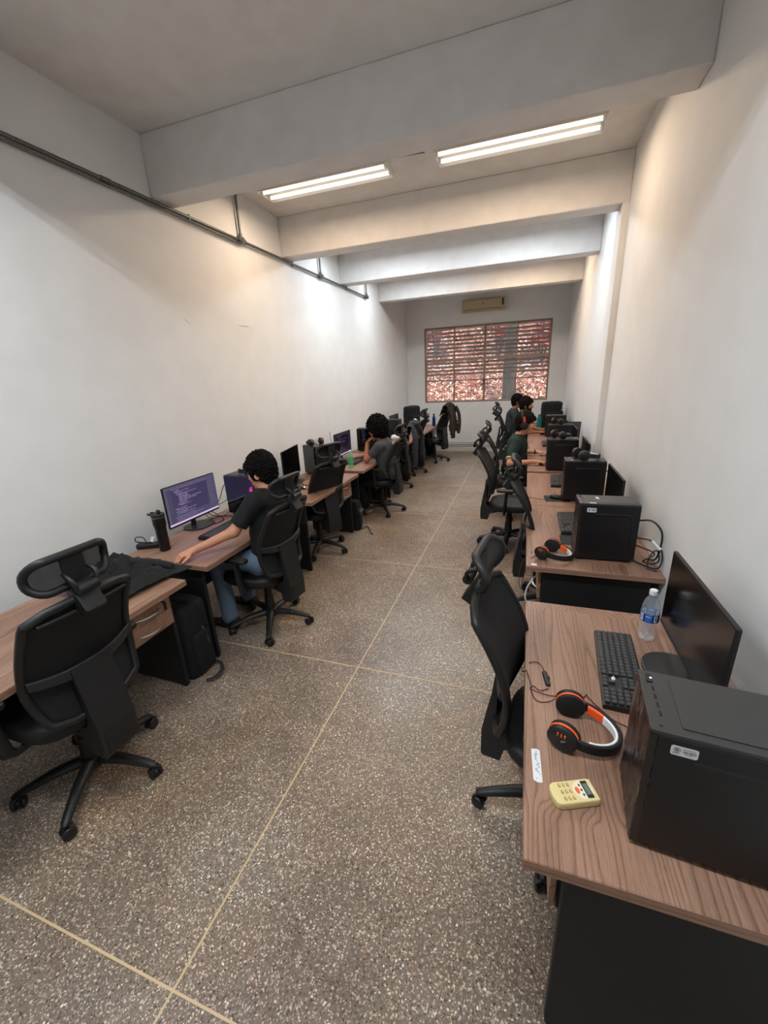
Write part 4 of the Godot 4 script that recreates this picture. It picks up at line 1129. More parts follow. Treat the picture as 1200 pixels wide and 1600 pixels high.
func build_floor_things() -> void:
	var b := backpack("black backpack standing between the two nearest left desks", Vector3(-2.05, 0, -1.745), 90, 1.0, M.cloth_black)
	b.scale = Vector3(0.62, 1.08, 1.0)
	part(b, "zip", mb().tube(spline([Vector3(0.04, 0.33, 0.10), Vector3(0.06, 0.27, 0.135), Vector3(0.07, 0.18, 0.14), Vector3(0.08, 0.08, 0.13)], 5), 0.004, 6), std(Color(0.45, 0.45, 0.46), 0.4))
	part(b, "loose_strap", mb().tube(spline([Vector3(0.10, 0.02, 0.10), Vector3(0.12, 0.025, 0.16), Vector3(0.02, 0.03, 0.235), Vector3(-0.10, 0.03, 0.245), Vector3(-0.16, 0.02, 0.20)], 6), 0.014, 8, 0.4), M.cloth_charcoal)
	var b2 := backpack("black backpack with grey strap between two left desks further back", Vector3(-2.02, 0, -4.47), 90, 0.95, M.cloth_black)
	b2.scale = Vector3(0.36, 0.80, 0.95)
	part(b2, "grey_strap", mb().tube(spline([Vector3(0.0, 0.42, 0.05), Vector3(0.0, 0.36, 0.11), Vector3(0.0, 0.20, 0.17), Vector3(-0.02, 0.03, 0.15), Vector3(0.2, 0.02, 0.19), Vector3(0.0, 0.02, 0.26), Vector3(-0.2, 0.02, 0.30), Vector3(-0.45, 0.02, 0.36)], 6), 0.016, 8, 0.4), std(Color(0.42, 0.41, 0.40), 0.8))
	backpack("black backpack standing on the last left desk", Vector3(-2.30, DT, -8.62), 70, 0.98, M.cloth_black)
	backpack("black backpack standing on the last right desk", Vector3(0.47, DT, -8.72), 10, 1.0, M.cloth_black)
	backpack("black shoulder bag slumped beside the last right backpack", Vector3(0.52, DT, -9.12), 200, 0.75, M.cloth_charcoal)
	# clothes on chairs
	var c5: Array = CHAIRS[4]
	var h := thing("hoodie", "dark blue-grey hoodie hung over a left chair", "hoodie", Vector3(c5[0], 0, c5[1]), c5[2])
	drape(h, "body", M.cloth_charcoal, 0.20, 0.34, 0.52, 3)
	part(h, "hood", sdf([[1, Vector3(0, 1.09, 0.39), Vector3(0.15, 0.06, 0.09), 0.0, 0.0, 0.02]], 0.012, 10.0, 0.018, 8), M.cloth_charcoal, 180)
	part(h, "neck_tag", mb().rslab(0.07, 0.045, 0.003, 0.003, 0.001, Transform3D(Basis(Vector3.RIGHT, -1.2), Vector3(0.03, 1.155, 0.40))), M.white)
	for e in [-1, 1]:
		part(h, "sleeve", mb().tube(spline([Vector3(e * 0.19, 1.03, 0.41), Vector3(e * 0.235, 0.90, 0.45), Vector3(e * 0.245, 0.70, 0.45), Vector3(e * 0.235, 0.50 + e * 0.05, 0.44)], 5), 0.045, 10, 0.7), M.cloth_charcoal, 60)
	var bare: Node = get_node("office_chair_004")      # no headrest shows above the hoodie
	for q in ["headrest_frame", "headrest_plate", "headrest_arm", "headrest_arm2"]:
		if bare.has_node(q): bare.get_node(q).free()
	var c7: Array = CHAIRS[6]
	var k := thing("coat", "brown coat hung over the chair below the window", "coat", Vector3(c7[0], 0, c7[1]), c7[2])
	drape(k, "body", M.cloth_brown, 0.17, 0.24, 0.60, 9, 1.185, 0.345, 0.16)
	for e in [-1, 1]:
		part(k, "sleeve", mb().tube(spline([Vector3(e * 0.12, 1.17, 0.44), Vector3(e * 0.15, 1.02, 0.50), Vector3(e * 0.15, 0.80, 0.52), Vector3(e * 0.12, 0.58 + 0.03 * e, 0.51)], 5), 0.05, 10, 0.7), M.cloth_brown, 60)
# ---------------------------------------------------------------- smooth solids from distance fields
# prims: [0, a, b, ra, rb, k]            tapered capsule
#        [1, centre, radii, 0, 0, k, basis?]      ellipsoid
#        [2, centre, half extents, corner, 0, k, basis?]  rounded box
# a 7th/8th entry on capsules: clip plane point and normal (cut away beyond it); k < 0: cut this solid out
func sdf(prims: Array, cell: float, nfreq := 0.0, namp := 0.0, nseed := 1) -> MB:
	var lo := Vector3.ONE * 1e6
	var hi := -lo
	var bb := []
	for p in prims:
		var a: Vector3
		var b: Vector3
		if p[0] == 0:
			var r: float = max(p[3], p[4])
			a = (p[1] as Vector3).min(p[2]) - Vector3.ONE * r
			b = (p[1] as Vector3).max(p[2]) + Vector3.ONE * r
		else:
			var e: Vector3 = p[2]
			if p[0] == 2: e += Vector3.ONE * p[3]
			if p.size() > 6: e = Vector3.ONE * e.length()
			a = p[1] - e
			b = p[1] + e
		var m: float = absf(p[5]) + cell * 2.5 + namp * 1.2
		a -= Vector3.ONE * m
		b += Vector3.ONE * m
		bb.append([a, b])
		if p[5] > 0:
			lo = lo.min(a)
			hi = hi.max(b)
	var nx := int((hi.x - lo.x) / cell) + 2
	var ny := int((hi.y - lo.y) / cell) + 2
	var nz := int((hi.z - lo.z) / cell) + 2
	var f := PackedFloat32Array()
	f.resize(nx * ny * nz)
	f.fill(1.0)
	for pi in prims.size():
		var p: Array = prims[pi]
		var i0 := maxi(0, int((bb[pi][0].x - lo.x) / cell))
		var j0 := maxi(0, int((bb[pi][0].y - lo.y) / cell))
		var k0 := maxi(0, int((bb[pi][0].z - lo.z) / cell))
		var i1 := mini(nx - 1, int((bb[pi][1].x - lo.x) / cell) + 1)
		var j1 := mini(ny - 1, int((bb[pi][1].y - lo.y) / cell) + 1)
		var k1 := mini(nz - 1, int((bb[pi][1].z - lo.z) / cell) + 1)
		var kind: int = p[0]
		var a: Vector3 = p[1]
		var b: Vector3 = p[2]
		var ra: float = p[3]
		var rb: float = p[4]
		var k: float = p[5]
		var ba := b - a
		var bl: float = max(ba.length_squared(), 1e-9)
		var clip := kind == 0 and p.size() > 7
		var inv := Basis()
		if kind > 0 and p.size() > 6: inv = (p[6] as Basis).inverse()
		var turned := kind > 0 and p.size() > 6
		for z in range(k0, k1 + 1):
			for y in range(j0, j1 + 1):
				var row := (z * ny + y) * nx
				for x in range(i0, i1 + 1):
					var q := Vector3(lo.x + x * cell, lo.y + y * cell, lo.z + z * cell)
					var d: float
					if kind == 0:
						var h := clampf((q - a).dot(ba) / bl, 0.0, 1.0)
						d = (q - a - ba * h).length() - lerpf(ra, rb, h)
						if clip: d = maxf(d, (q - p[6]).dot(p[7]))
					elif kind == 1:
						var e := q - a
						if turned: e = inv * e
						var s := e / b
						var k0_ := s.length()
						var k1_ := (s / b).length()
						d = k0_ * (k0_ - 1.0) / k1_ if k1_ > 1e-6 else -minf(b.x, minf(b.y, b.z))
					else:
						var e := q - a
						if turned: e = inv * e
						e = e.abs() - b
						d = e.max(Vector3.ZERO).length() + minf(maxf(e.x, maxf(e.y, e.z)), 0.0) - ra
					var o := f[row + x]
					if k < 0.0:
						f[row + x] = maxf(o, -d)
					else:
						var hh := maxf(k - absf(o - d), 0.0) / k
						f[row + x] = minf(o, d) - hh * hh * k * 0.25
	if namp > 0.0:
		var nz_ := noise(nfreq, nseed, 3)
		for i in f.size():
			if absf(f[i]) < namp * 1.6:
				var q := Vector3(lo.x + (i % nx) * cell, lo.y + ((i / nx) % ny) * cell, lo.z + (i / (nx * ny)) * cell)
				f[i] += (nz_.get_noise_3dv(q) - (0.5 if nfreq > 20.0 else 0.0)) * namp
	# surface nets
	var out := mb()
	var vid := {}
	var sx := 1
	var sy := nx
	var sz := nx * ny
	var offs := [0, sx, sy, sx + sy, sz, sz + sx, sz + sy, sz + sx + sy]
	var cor := [Vector3(0, 0, 0), Vector3(1, 0, 0), Vector3(0, 1, 0), Vector3(1, 1, 0), Vector3(0, 0, 1), Vector3(1, 0, 1), Vector3(0, 1, 1), Vector3(1, 1, 1)]
	var edges := [[0, 1], [2, 3], [4, 5], [6, 7], [0, 2], [1, 3], [4, 6], [5, 7], [0, 4], [1, 5], [2, 6], [3, 7]]
	for i in f.size():
		if absf(f[i]) > cell * 2.0 + namp * 3.0: continue
		var x := i % nx
		var y := (i / nx) % ny
		var z := i / sz
		if x >= nx - 1 or y >= ny - 1 or z >= nz - 1: continue
		var neg := 0
		for c in 8:
			if f[i + offs[c]] < 0.0: neg += 1
		if neg == 0 or neg == 8: continue
		var acc := Vector3.ZERO
		var cnt := 0
		for e in edges:
			var fa := f[i + offs[e[0]]]
			var fb := f[i + offs[e[1]]]
			if (fa < 0.0) != (fb < 0.0):
				acc += (cor[e[0]] as Vector3).lerp(cor[e[1]], fa / (fa - fb))
				cnt += 1
		vid[i] = lo + (Vector3(x, y, z) + acc / cnt) * cell
	for i in vid:
		for ax in 3:
			var s: int = [sx, sy, sz][ax]
			var u: int = [sy, sz, sx][ax]
			var v: int = [sz, sx, sy][ax]
			if i + s >= f.size(): continue
			var fa := f[i]
			var fb := f[i + s]
			if (fa < 0.0) == (fb < 0.0): continue
			if not (vid.has(i - u) and vid.has(i - v) and vid.has(i - u - v)): continue
			if fa < 0.0: out.quad(vid[i], vid[i - u], vid[i - u - v], vid[i - v])
			else: out.quad(vid[i], vid[i - v], vid[i - u - v], vid[i - u])
	if out.t.size() > 0: out.fix(0)
	return out

func hand_prims(w: Vector3, f: Vector3, n: Vector3, thumb: float, curl: Array, s := 1.0) -> Array:
	# wrist, finger direction, back-of-hand normal, side of the thumb (+1/-1), curl in degrees at knuckle and joints
	f = f.normalized()
	var side := f.cross(n).normalized() * thumb
	n = (n - f * n.dot(f)).normalized()
	var o := []
	var bend := func(v: Vector3, deg: float) -> Vector3:
		return (v * cos(deg_to_rad(deg)) - n * sin(deg_to_rad(deg))).normalized()
	for i in 4:
		var off := (1.5 - i) * 0.0195 * s
		var kn := w + f * (0.085 - absf(i - 1) * 0.005) * s + side * off
		o.append([0, w + side * off * 0.55 + f * 0.01, kn, 0.0155 * s, 0.0115 * s, 0.014])
		var p: Vector3 = kn
		var ang := 0.0
		var L: Array = [[0.043, 0.026, 0.020], [0.047, 0.029, 0.021], [0.044, 0.027, 0.020], [0.034, 0.021, 0.018]][i]
		for k in 3:
			ang += curl[min(k, curl.size() - 1)]
			var d: Vector3 = f
			var m := fmod(ang, 360.0)
			d = (f * cos(deg_to_rad(m)) - n * sin(deg_to_rad(m))).normalized()
			var q: Vector3 = p + d * L[k] * s
			o.append([0, p, q, (0.0092 - k * 0.0008) * s, (0.0086 - k * 0.0009) * s, 0.004])
			p = q
	var t0 := w + f * 0.022 * s + side * 0.022 * s
	var t1 := t0 + (f * 0.6 + side * 0.65 - n * 0.25).normalized() * 0.042 * s
	var t2 := t1 + (f * 0.9 + side * 0.15 - n * 0.35).normalized() * 0.030 * s
	var t3 := t2 + (f * 0.9 - side * 0.05 - n * 0.4).normalized() * 0.022 * s
	o.append([0, t0, t1, 0.014 * s, 0.0115 * s, 0.012])
	o.append([0, t1, t2, 0.0108 * s, 0.0100 * s, 0.005])
	o.append([0, t2, t3, 0.0100 * s, 0.0085 * s, 0.004])
	return o

func person(label: String, P: Dictionary) -> Node3D:
	var o := thing("person", label, "person", Vector3.ZERO)
	var cell: float = P.get("cell", 0.013)
	var hcell: float = P.get("hcell", 0.005)
	var skin: Material = P.skin
	var F: Vector3 = (P.face as Vector3).normalized()
	var U: Vector3 = (Vector3.UP - F * F.y + P.get("tilt", Vector3.ZERO)).normalized()
	var R := F.cross(U).normalized()
	U = R.cross(F).normalized()
	var hb := Basis(R, U, -F)
	var H: Vector3 = P.head
	var at := func(x, y, z) -> Vector3:       # right, up, forward
		return H + R * x + U * y + F * z
	var sh: Array = P.shoulders
	var el: Array = P.elbows
	var wr: Array = P.wrists
	var hp: Array = P.hips
	var kn: Array = P.knees
	var an: Array = P.ankles
	var nk: Vector3 = P.neck
	var ch: Vector3 = P.chest
	var pv: Vector3 = P.pelvis
	var body := mb()
	# trunk, arms and legs
	var b := []
	b.append([0, nk + (ch - nk) * 0.15, H + U * -0.05 + F * -0.015, 0.055, 0.05, 0.03])
	b.append([0, ch, pv, 0.115, 0.11, 0.05])
	b.append([0, sh[0], sh[1], 0.05, 0.05, 0.05])
	for s in 2:
		b.append([0, sh[s], el[s], 0.047, 0.038, 0.03])
		b.append([0, el[s], wr[s], 0.038, 0.0255, 0.02])
		b.append([0, hp[s], kn[s], 0.075, 0.052, 0.03])
		b.append([0, kn[s], an[s], 0.05, 0.036, 0.02])
	body.t.append_array(sdf(b, cell).t)
	# head
	var h := []
	h.append([1, at.call(0, 0.030, -0.012), Vector3(0.074, 0.090, 0.094), 0, 0, 0.02, hb])
	h.append([1, at.call(0, -0.045, 0.028), Vector3(0.057, 0.070, 0.062), 0, 0, 0.03, hb])
	h.append([0, at.call(-0.033, 0.022, 0.070), at.call(0.033, 0.022, 0.070), 0.014, 0.014, 0.02])
	h.append([0, at.call(0, 0.008, 0.086), at.call(0, -0.026, 0.106), 0.008, 0.0115, 0.012])
	h.append([0, at.call(-0.012, -0.030, 0.090), at.call(0.012, -0.030, 0.090), 0.008, 0.008, 0.01])
	h.append([0, at.call(-0.016, -0.060, 0.083), at.call(0.016, -0.060, 0.083), 0.0085, 0.0085, 0.008])
	h.append([0, at.call(-0.012, -0.072, 0.080), at.call(0.012, -0.072, 0.080), 0.009, 0.009, 0.008])
	h.append([1, at.call(0, -0.098, 0.062), Vector3(0.026, 0.020, 0.022), 0, 0, 0.02, hb])
	for s in [-1, 1]:
		h.append([1, at.call(s * 0.036, -0.022, 0.058), Vector3(0.026, 0.024, 0.026), 0, 0, 0.02, hb])
		h.append([1, at.call(s * 0.077, -0.010, -0.012), Vector3(0.010, 0.031, 0.019), 0, 0, 0.006, hb.rotated(U, -s * 0.35)])
		h.append([1, at.call(s * 0.084, -0.008, -0.008), Vector3(0.006, 0.017, 0.009), 0, 0, -0.001, hb])
		h.append([1, at.call(s * 0.031, 0.004, 0.090), Vector3(0.013, 0.009, 0.012), 0, 0, -0.001, hb])
	h.append([0, nk, H + U * -0.06 + F * -0.02, 0.056, 0.05, 0.03])
	body.t.append_array(sdf(h, hcell).t)
	for s in 2:
		var hd: Dictionary = P.hands[s]
		var f: Vector3 = hd.f
		var hpz := hand_prims(wr[s], f, hd.n, hd.thumb, hd.curl, hd.get("s", 1.0))
		hpz.append([0, wr[s] + (el[s] - wr[s]).normalized() * 0.05, wr[s] + f.normalized() * 0.01, 0.027, 0.0225, 0.02])
		body.t.append_array(sdf(hpz, P.get("fcell", 0.0042)).t)
	part(o, "body", body, skin, 180)
	for s in [-1, 1]:
		var e := part(o, "eye", mb().ball(at.call(s * 0.031, 0.004, 0.0775), Vector3.ONE * 0.0115, 8), M.eye, 180)
		part(e, "iris", mb().ball(at.call(s * 0.031, 0.003, 0.0855), Vector3.ONE * 0.0055, 6), M.iris, 180)
		part(o, "eyebrow", mb().tube([at.call(s * 0.014, 0.026, 0.087), at.call(s * 0.032, 0.031, 0.084), at.call(s * 0.050, 0.026, 0.070)], [0.004, 0.005, 0.003], 6), P.hair)
	# hair
	var hs: Array = P.hairstyle          # [thickness, nape, noise frequency, noise amplitude, crown lift]
	var th: float = hs[0]
	var ha := []
	ha.append([1, at.call(0, 0.040 + hs[4] * 0.5, -0.020), Vector3(0.077 + th, 0.090 + th + hs[4] * 0.5, 0.093 + th), 0, 0, 0.02, hb])
	ha.append([1, at.call(0, -0.03 - hs[1], -0.062), Vector3(0.060 + th * 0.5, 0.060, 0.040 + th * 0.6), 0, 0, 0.03, hb])
	for s in [-1, 1]:
		ha.append([1, at.call(s * 0.071, 0.0, 0.008), Vector3(0.008 + th * 0.4, 0.034, 0.016), 0, 0, 0.02, hb])
	ha.append([1, at.call(0, 0.060 + hs[4] * 0.3, 0.070), Vector3(0.055, 0.024 + th * 0.5, 0.026 + th * 0.5), 0, 0, 0.02, hb])
	ha.append([1, at.call(0, -0.035, 0.103), Vector3(0.14, 0.098, 0.084), 0, 0, -0.001, hb])
	ha.append([1, at.call(0, -0.125, 0.055), Vector3(0.14, 0.085, 0.085), 0, 0, -0.001, hb])
	for s in [-1, 1]:
		if not P.get("covered_ears", false):
			ha.append([1, at.call(s * 0.095, -0.020, -0.006), Vector3(0.035, 0.036, 0.026), 0, 0, -0.001, hb])
	part(o, "hair", sdf(ha, hcell * hs[5] if hs.size() > 5 else hcell, hs[2], hs[3], 7), P.hair, 180)
	if P.get("beard", false):
		var bd := []
		bd.append([1, at.call(0, -0.058, 0.030), Vector3(0.0605, 0.064, 0.062), 0, 0, 0.02, hb])
		bd.append([1, at.call(0, -0.102, 0.062), Vector3(0.029, 0.022, 0.024), 0, 0, 0.02, hb])
		bd.append([1, at.call(0, 0.030, 0.075), Vector3(0.09, 0.078, 0.052), 0, 0, -0.001, hb])
		bd.append([1, at.call(0, 0.075, 0.0), Vector3(0.11, 0.088, 0.12), 0, 0, -0.001, hb])
		bd.append([1, at.call(0, -0.066, 0.095), Vector3(0.024, 0.013, 0.03), 0, 0, -0.001, hb])
		part(o, "beard", sdf(bd, hcell, 60.0, 0.004, 3), P.hair, 180)
	# shirt
	var c := []
	c.append([0, ch + (nk - ch) * 0.25, pv + (ch - pv) * 0.1, 0.128, 0.128, 0.06])
	var across: Vector3 = (sh[1] - sh[0]) * 0.5
	c.append([0, ch - across * 0.42, pv - across * 0.36 + Vector3(0, 0.02, 0), 0.108, 0.112, 0.06])
	c.append([0, ch + across * 0.42, pv + across * 0.36 + Vector3(0, 0.02, 0), 0.108, 0.112, 0.06])
	c.append([0, sh[0] + (nk - sh[0]) * 0.1, nk + Vector3(0, -0.03, 0), 0.062, 0.060, 0.05])
	c.append([0, sh[1] + (nk - sh[1]) * 0.1, nk + Vector3(0, -0.03, 0), 0.062, 0.060, 0.05])
	for s in 2:
		var e: Vector3 = sh[s].lerp(el[s], P.get("sleeve", 0.72))
		var dr: Vector3 = (el[s] - sh[s]).normalized()
		c.append([0, sh[s], e + dr * 0.05, 0.066, 0.060, 0.04, e, dr])
		# hollow the sleeve end so that the arm leaves an opening
		c.append([0, e - dr * 0.012, e + dr * 0.06, 0.049, 0.050, -0.001])
	c.append([0, nk + Vector3(0, 0.025, 0), nk + (H - nk) * 0.9, 0.060, 0.064, -0.001])
	part(o, "shirt", sdf(c, cell, 6.5, 0.010, P.get("seed", 1)), P.shirt, 180)
	# trousers and shoes
	var t := []
	t.append([0, hp[0], hp[1], 0.105, 0.105, 0.05])
	t.append([0, pv + Vector3(0, 0.03, 0), (hp[0] + hp[1]) * 0.5, 0.118, 0.11, 0.05])
	for s in 2:
		t.append([0, hp[s], kn[s], 0.090, 0.068, 0.03])
		t.append([0, kn[s], an[s], 0.066, 0.058, 0.02])
	part(o, "trousers", sdf(t, cell, 7.0, 0.008, 4), P.trousers, 180)
	for s in 2:
		var d: Vector3 = P.toe
		var a: Vector3 = an[s]
		var base := Vector3(a.x, 0.0, a.z)
		part(o, "shoe", sdf([[0, base + Vector3(0, 0.05, 0) - d * 0.04, base + Vector3(0, 0.045, 0) + d * 0.06, 0.046, 0.043, 0.02], [0, base + Vector3(0, 0.035, 0) + d * 0.06, base + Vector3(0, 0.032, 0) + d * 0.16, 0.034, 0.030, 0.03], [0, base + Vector3(0, 0.05, 0) - d * 0.02, a, 0.045, 0.045, 0.02]], 0.012), P.get("shoes", M.rubber), 180)
	return o

func build_people() -> void:
	var V := func(x, y, z): return Vector3(x, y, z)
	person("man in black T-shirt and jeans gripping the left desk edge", {
		"head": V.call(-1.775, 1.212, -2.425), "face": V.call(-0.97, -0.20, 0.02), "neck": V.call(-1.735, 1.085, -2.41), "chest": V.call(-1.735, 0.93, -2.41), "pelvis": V.call(-1.74, 0.60, -2.38),
		"shoulders": [V.call(-1.74, 1.045, -2.245), V.call(-1.755, 1.04, -2.585)], "elbows": [V.call(-1.845, 0.865, -2.125), V.call(-1.95, 0.83, -2.69)], "wrists": [V.call(-2.035, 0.787, -1.928), V.call(-2.12, 0.785, -2.68)],
		"hips": [V.call(-1.78, 0.575, -2.28), V.call(-1.78, 0.575, -2.46)], "knees": [V.call(-2.17, 0.56, -2.26), V.call(-2.17, 0.56, -2.50)], "ankles": [V.call(-2.10, 0.10, -2.22), V.call(-2.16, 0.10, -2.54)], "toe": V.call(-1, 0, 0),
		"hands": [{"f": V.call(-0.45, -0.10, 0.85), "n": V.call(-0.05, 1.0, 0.10), "thumb": -1.0, "curl": [35, 62, 40], "s": 0.95}, {"f": V.call(-1, -0.05, -0.1), "n": V.call(0, 1, 0), "thumb": 1.0, "curl": [16, 22, 14], "s": 0.95}],
		"skin": M.skin, "hair": M.hair, "hairstyle": [0.014, 0.0, 46.0, 0.014, 0.012], "shirt": M.cloth_black, "trousers": M.denim, "sleeve": 0.78, "seed": 2, "hcell": 0.0042, "cell": 0.0115})
	person("curly-haired man in grey T-shirt resting chin on hand", {
		"head": V.call(-1.875, 1.145, -5.20), "face": V.call(-0.96, -0.12, 0.16), "neck": V.call(-1.80, 1.0, -5.19), "chest": V.call(-1.775, 0.86, -5.19), "pelvis": V.call(-1.74, 0.58, -5.20),
		"shoulders": [V.call(-1.79, 0.955, -5.02), V.call(-1.80, 0.955, -5.36)], "elbows": [V.call(-1.965, 0.785, -4.975), V.call(-1.97, 0.79, -5.42)], "wrists": [V.call(-1.998, 0.978, -5.125), V.call(-2.13, 0.785, -5.22)],
		"hips": [V.call(-1.80, 0.56, -5.11), V.call(-1.80, 0.56, -5.29)], "knees": [V.call(-2.20, 0.55, -5.10), V.call(-2.20, 0.55, -5.33)], "ankles": [V.call(-2.06, 0.10, -5.10), V.call(-2.12, 0.10, -5.34)], "toe": V.call(-1, 0, 0),
		"hands": [{"f": V.call(0.45, 0.78, -0.35), "n": V.call(-0.85, 0.4, 0.1), "thumb": 1.0, "curl": [40, 60, 40], "s": 0.92}, {"f": V.call(-1, -0.05, 0.2), "n": V.call(0, 1, 0), "thumb": 1.0, "curl": [16, 22, 14], "s": 0.92}],
		"skin": M.skin_tan, "hair": M.hair, "hairstyle": [0.034, 0.02, 32.0, 0.034, 0.038], "shirt": M.cloth_grey, "trousers": M.denim_dark, "sleeve": 0.66, "seed": 5, "shoes": M.trim})
	var g := person("person in green shirt wearing a red headset at right desk", {
		"head": V.call(0.010, 1.185, -5.42), "face": V.call(0.97, -0.12, 0.10), "neck": V.call(-0.062, 1.04, -5.42), "chest": V.call(-0.085, 0.89, -5.42), "pelvis": V.call(-0.13, 0.59, -5.43),
		"shoulders": [V.call(-0.09, 0.985, -5.60), V.call(-0.10, 0.975, -5.23)], "elbows": [V.call(-0.02, 0.785, -5.72), V.call(-0.145, 0.765, -5.03)], "wrists": [V.call(0.17, 0.785, -5.71), V.call(0.125, 0.785, -5.075)],
		"hips": [V.call(-0.12, 0.57, -5.52), V.call(-0.12, 0.57, -5.34)], "knees": [V.call(0.28, 0.55, -5.54), V.call(0.28, 0.55, -5.30)], "ankles": [V.call(0.18, 0.10, -5.54), V.call(0.16, 0.10, -5.28)], "toe": V.call(1, 0, 0),
		"hands": [{"f": V.call(1, -0.05, 0.0), "n": V.call(0, 1, 0), "thumb": 1.0, "curl": [16, 22, 14], "s": 0.92}, {"f": V.call(1, -0.02, -0.05), "n": V.call(0, 1, 0), "thumb": -1.0, "curl": [16, 24, 16], "s": 0.92}],
		"skin": M.skin, "hair": M.hair_brown, "hairstyle": [0.018, 0.01, 40.0, 0.014, 0.015], "covered_ears": true, "shirt": M.cloth_green, "trousers": M.denim_dark, "sleeve": 0.80, "seed": 7})
	# its trim and the things worn
	part(g, "sleeve_hem", mb().tube([Vector3(-0.1345, 0.8135, -5.0765), Vector3(-0.1368, 0.803, -5.0663)], 0.0635, 18), std(Color(0.78, 0.72, 0.58), 0.8))
	part(g, "chest_emblem", mb().box(Vector3.ZERO, Vector3(0.003, 0.05, 0.03), 0.001, xf(Vector3(0.058, 0.90, -5.33), 0, -25, -12)), std(Color(0.75, 0.75, 0.70), 0.7))
	part(g, "wristband", mb().tube([Vector3(0.135, 0.785, -5.711), Vector3(0.155, 0.785, -5.711)], 0.030, 14), M.rubber)
	var hb := Vector3(0.010, 1.185, -5.42)
	var wh := thing("worn_headset", "red and black headset worn by person in green shirt", "headset", hb, 0)
	var arc := []
	for k in 13:
		var a := PI * k / 12.0
		arc.append(Vector3(-0.02 - 0.035 * sin(a), sin(a) * 0.165, cos(a) * 0.118))
	part(wh, "headband", mb().tube(arc, 0.010, 8, 1.4), M.rubber, 60)
	for s in [-1, 1]:
		var cup := part(wh, "ear_cup", mb().tube([Vector3(-0.015, -0.012, s * 0.082), Vector3(-0.015, -0.012, s * 0.100), Vector3(-0.015, -0.012, s * 0.122), Vector3(-0.015, -0.012, s * 0.130)], [0.042, 0.047, 0.042, 0.025], 18), M.rubber, 50)
		part(cup, "red_accent", mb().tube([Vector3(-0.022, 0.10, s * 0.117), Vector3(-0.016, 0.065, s * 0.126), Vector3(-0.012, 0.035, s * 0.130)], [0.010, 0.012, 0.012], 8), std(Color(0.85, 0.10, 0.18), 0.4))
	person("bearded man in dark shirt typing at sixth right desk", {
		"head": V.call(0.010, 1.225, -7.80), "face": V.call(0.98, -0.05, 0.12), "neck": V.call(-0.07, 1.08, -7.78), "chest": V.call(-0.10, 0.93, -7.76), "pelvis": V.call(-0.14, 0.60, -7.73),
		"shoulders": [V.call(-0.10, 1.02, -7.95), V.call(-0.10, 1.02, -7.58)], "elbows": [V.call(0.05, 0.80, -8.05), V.call(0.05, 0.80, -7.50)], "wrists": [V.call(0.25, 0.79, -7.98), V.call(0.25, 0.79, -7.58)],
		"hips": [V.call(-0.13, 0.575, -7.82), V.call(-0.13, 0.575, -7.64)], "knees": [V.call(0.27, 0.56, -7.84), V.call(0.27, 0.56, -7.62)], "ankles": [V.call(0.2, 0.10, -7.84), V.call(0.2, 0.10, -7.62)], "toe": V.call(1, 0, 0),
		"hands": [{"f": V.call(1, -0.05, 0.1), "n": V.call(0, 1, 0), "thumb": 1.0, "curl": [16, 22, 14], "s": 0.92}, {"f": V.call(1, -0.05, -0.1), "n": V.call(0, 1, 0), "thumb": -1.0, "curl": [16, 22, 14], "s": 0.92}],
		"skin": M.skin_tan, "hair": M.hair, "hairstyle": [0.016, 0.0, 50.0, 0.012, 0.015], "beard": true, "shirt": M.cloth_black, "trousers": M.denim_dark, "cell": 0.016, "hcell": 0.006, "fcell": 0.0055, "seed": 9})
	person("man in blue-grey shirt at the last right desk", {
		"head": V.call(-0.165, 1.225, -8.84), "face": V.call(0.98, -0.10, -0.10), "neck": V.call(-0.225, 1.08, -8.84), "chest": V.call(-0.245, 0.93, -8.84), "pelvis": V.call(-0.26, 0.60, -8.84),
		"shoulders": [V.call(-0.24, 1.02, -9.02), V.call(-0.24, 1.02, -8.66)], "elbows": [V.call(-0.10, 0.80, -9.06), V.call(-0.10, 0.80, -8.60)], "wrists": [V.call(0.12, 0.79, -9.0), V.call(0.12, 0.79, -8.68)],
		"hips": [V.call(-0.25, 0.575, -8.93), V.call(-0.25, 0.575, -8.75)], "knees": [V.call(0.15, 0.56, -8.94), V.call(0.15, 0.56, -8.74)], "ankles": [V.call(0.1, 0.10, -8.94), V.call(0.1, 0.10, -8.74)], "toe": V.call(1, 0, 0),
		"hands": [{"f": V.call(1, -0.05, 0.1), "n": V.call(0, 1, 0), "thumb": 1.0, "curl": [16, 22, 14], "s": 0.92}, {"f": V.call(1, -0.05, -0.1), "n": V.call(0, 1, 0), "thumb": -1.0, "curl": [16, 22, 14], "s": 0.92}],
		"skin": M.skin_tan, "hair": M.hair, "hairstyle": [0.016, 0.0, 50.0, 0.012, 0.012], "shirt": M.cloth_blue_grey, "trousers": M.denim_dark, "cell": 0.016, "hcell": 0.006, "fcell": 0.0055, "seed": 11})
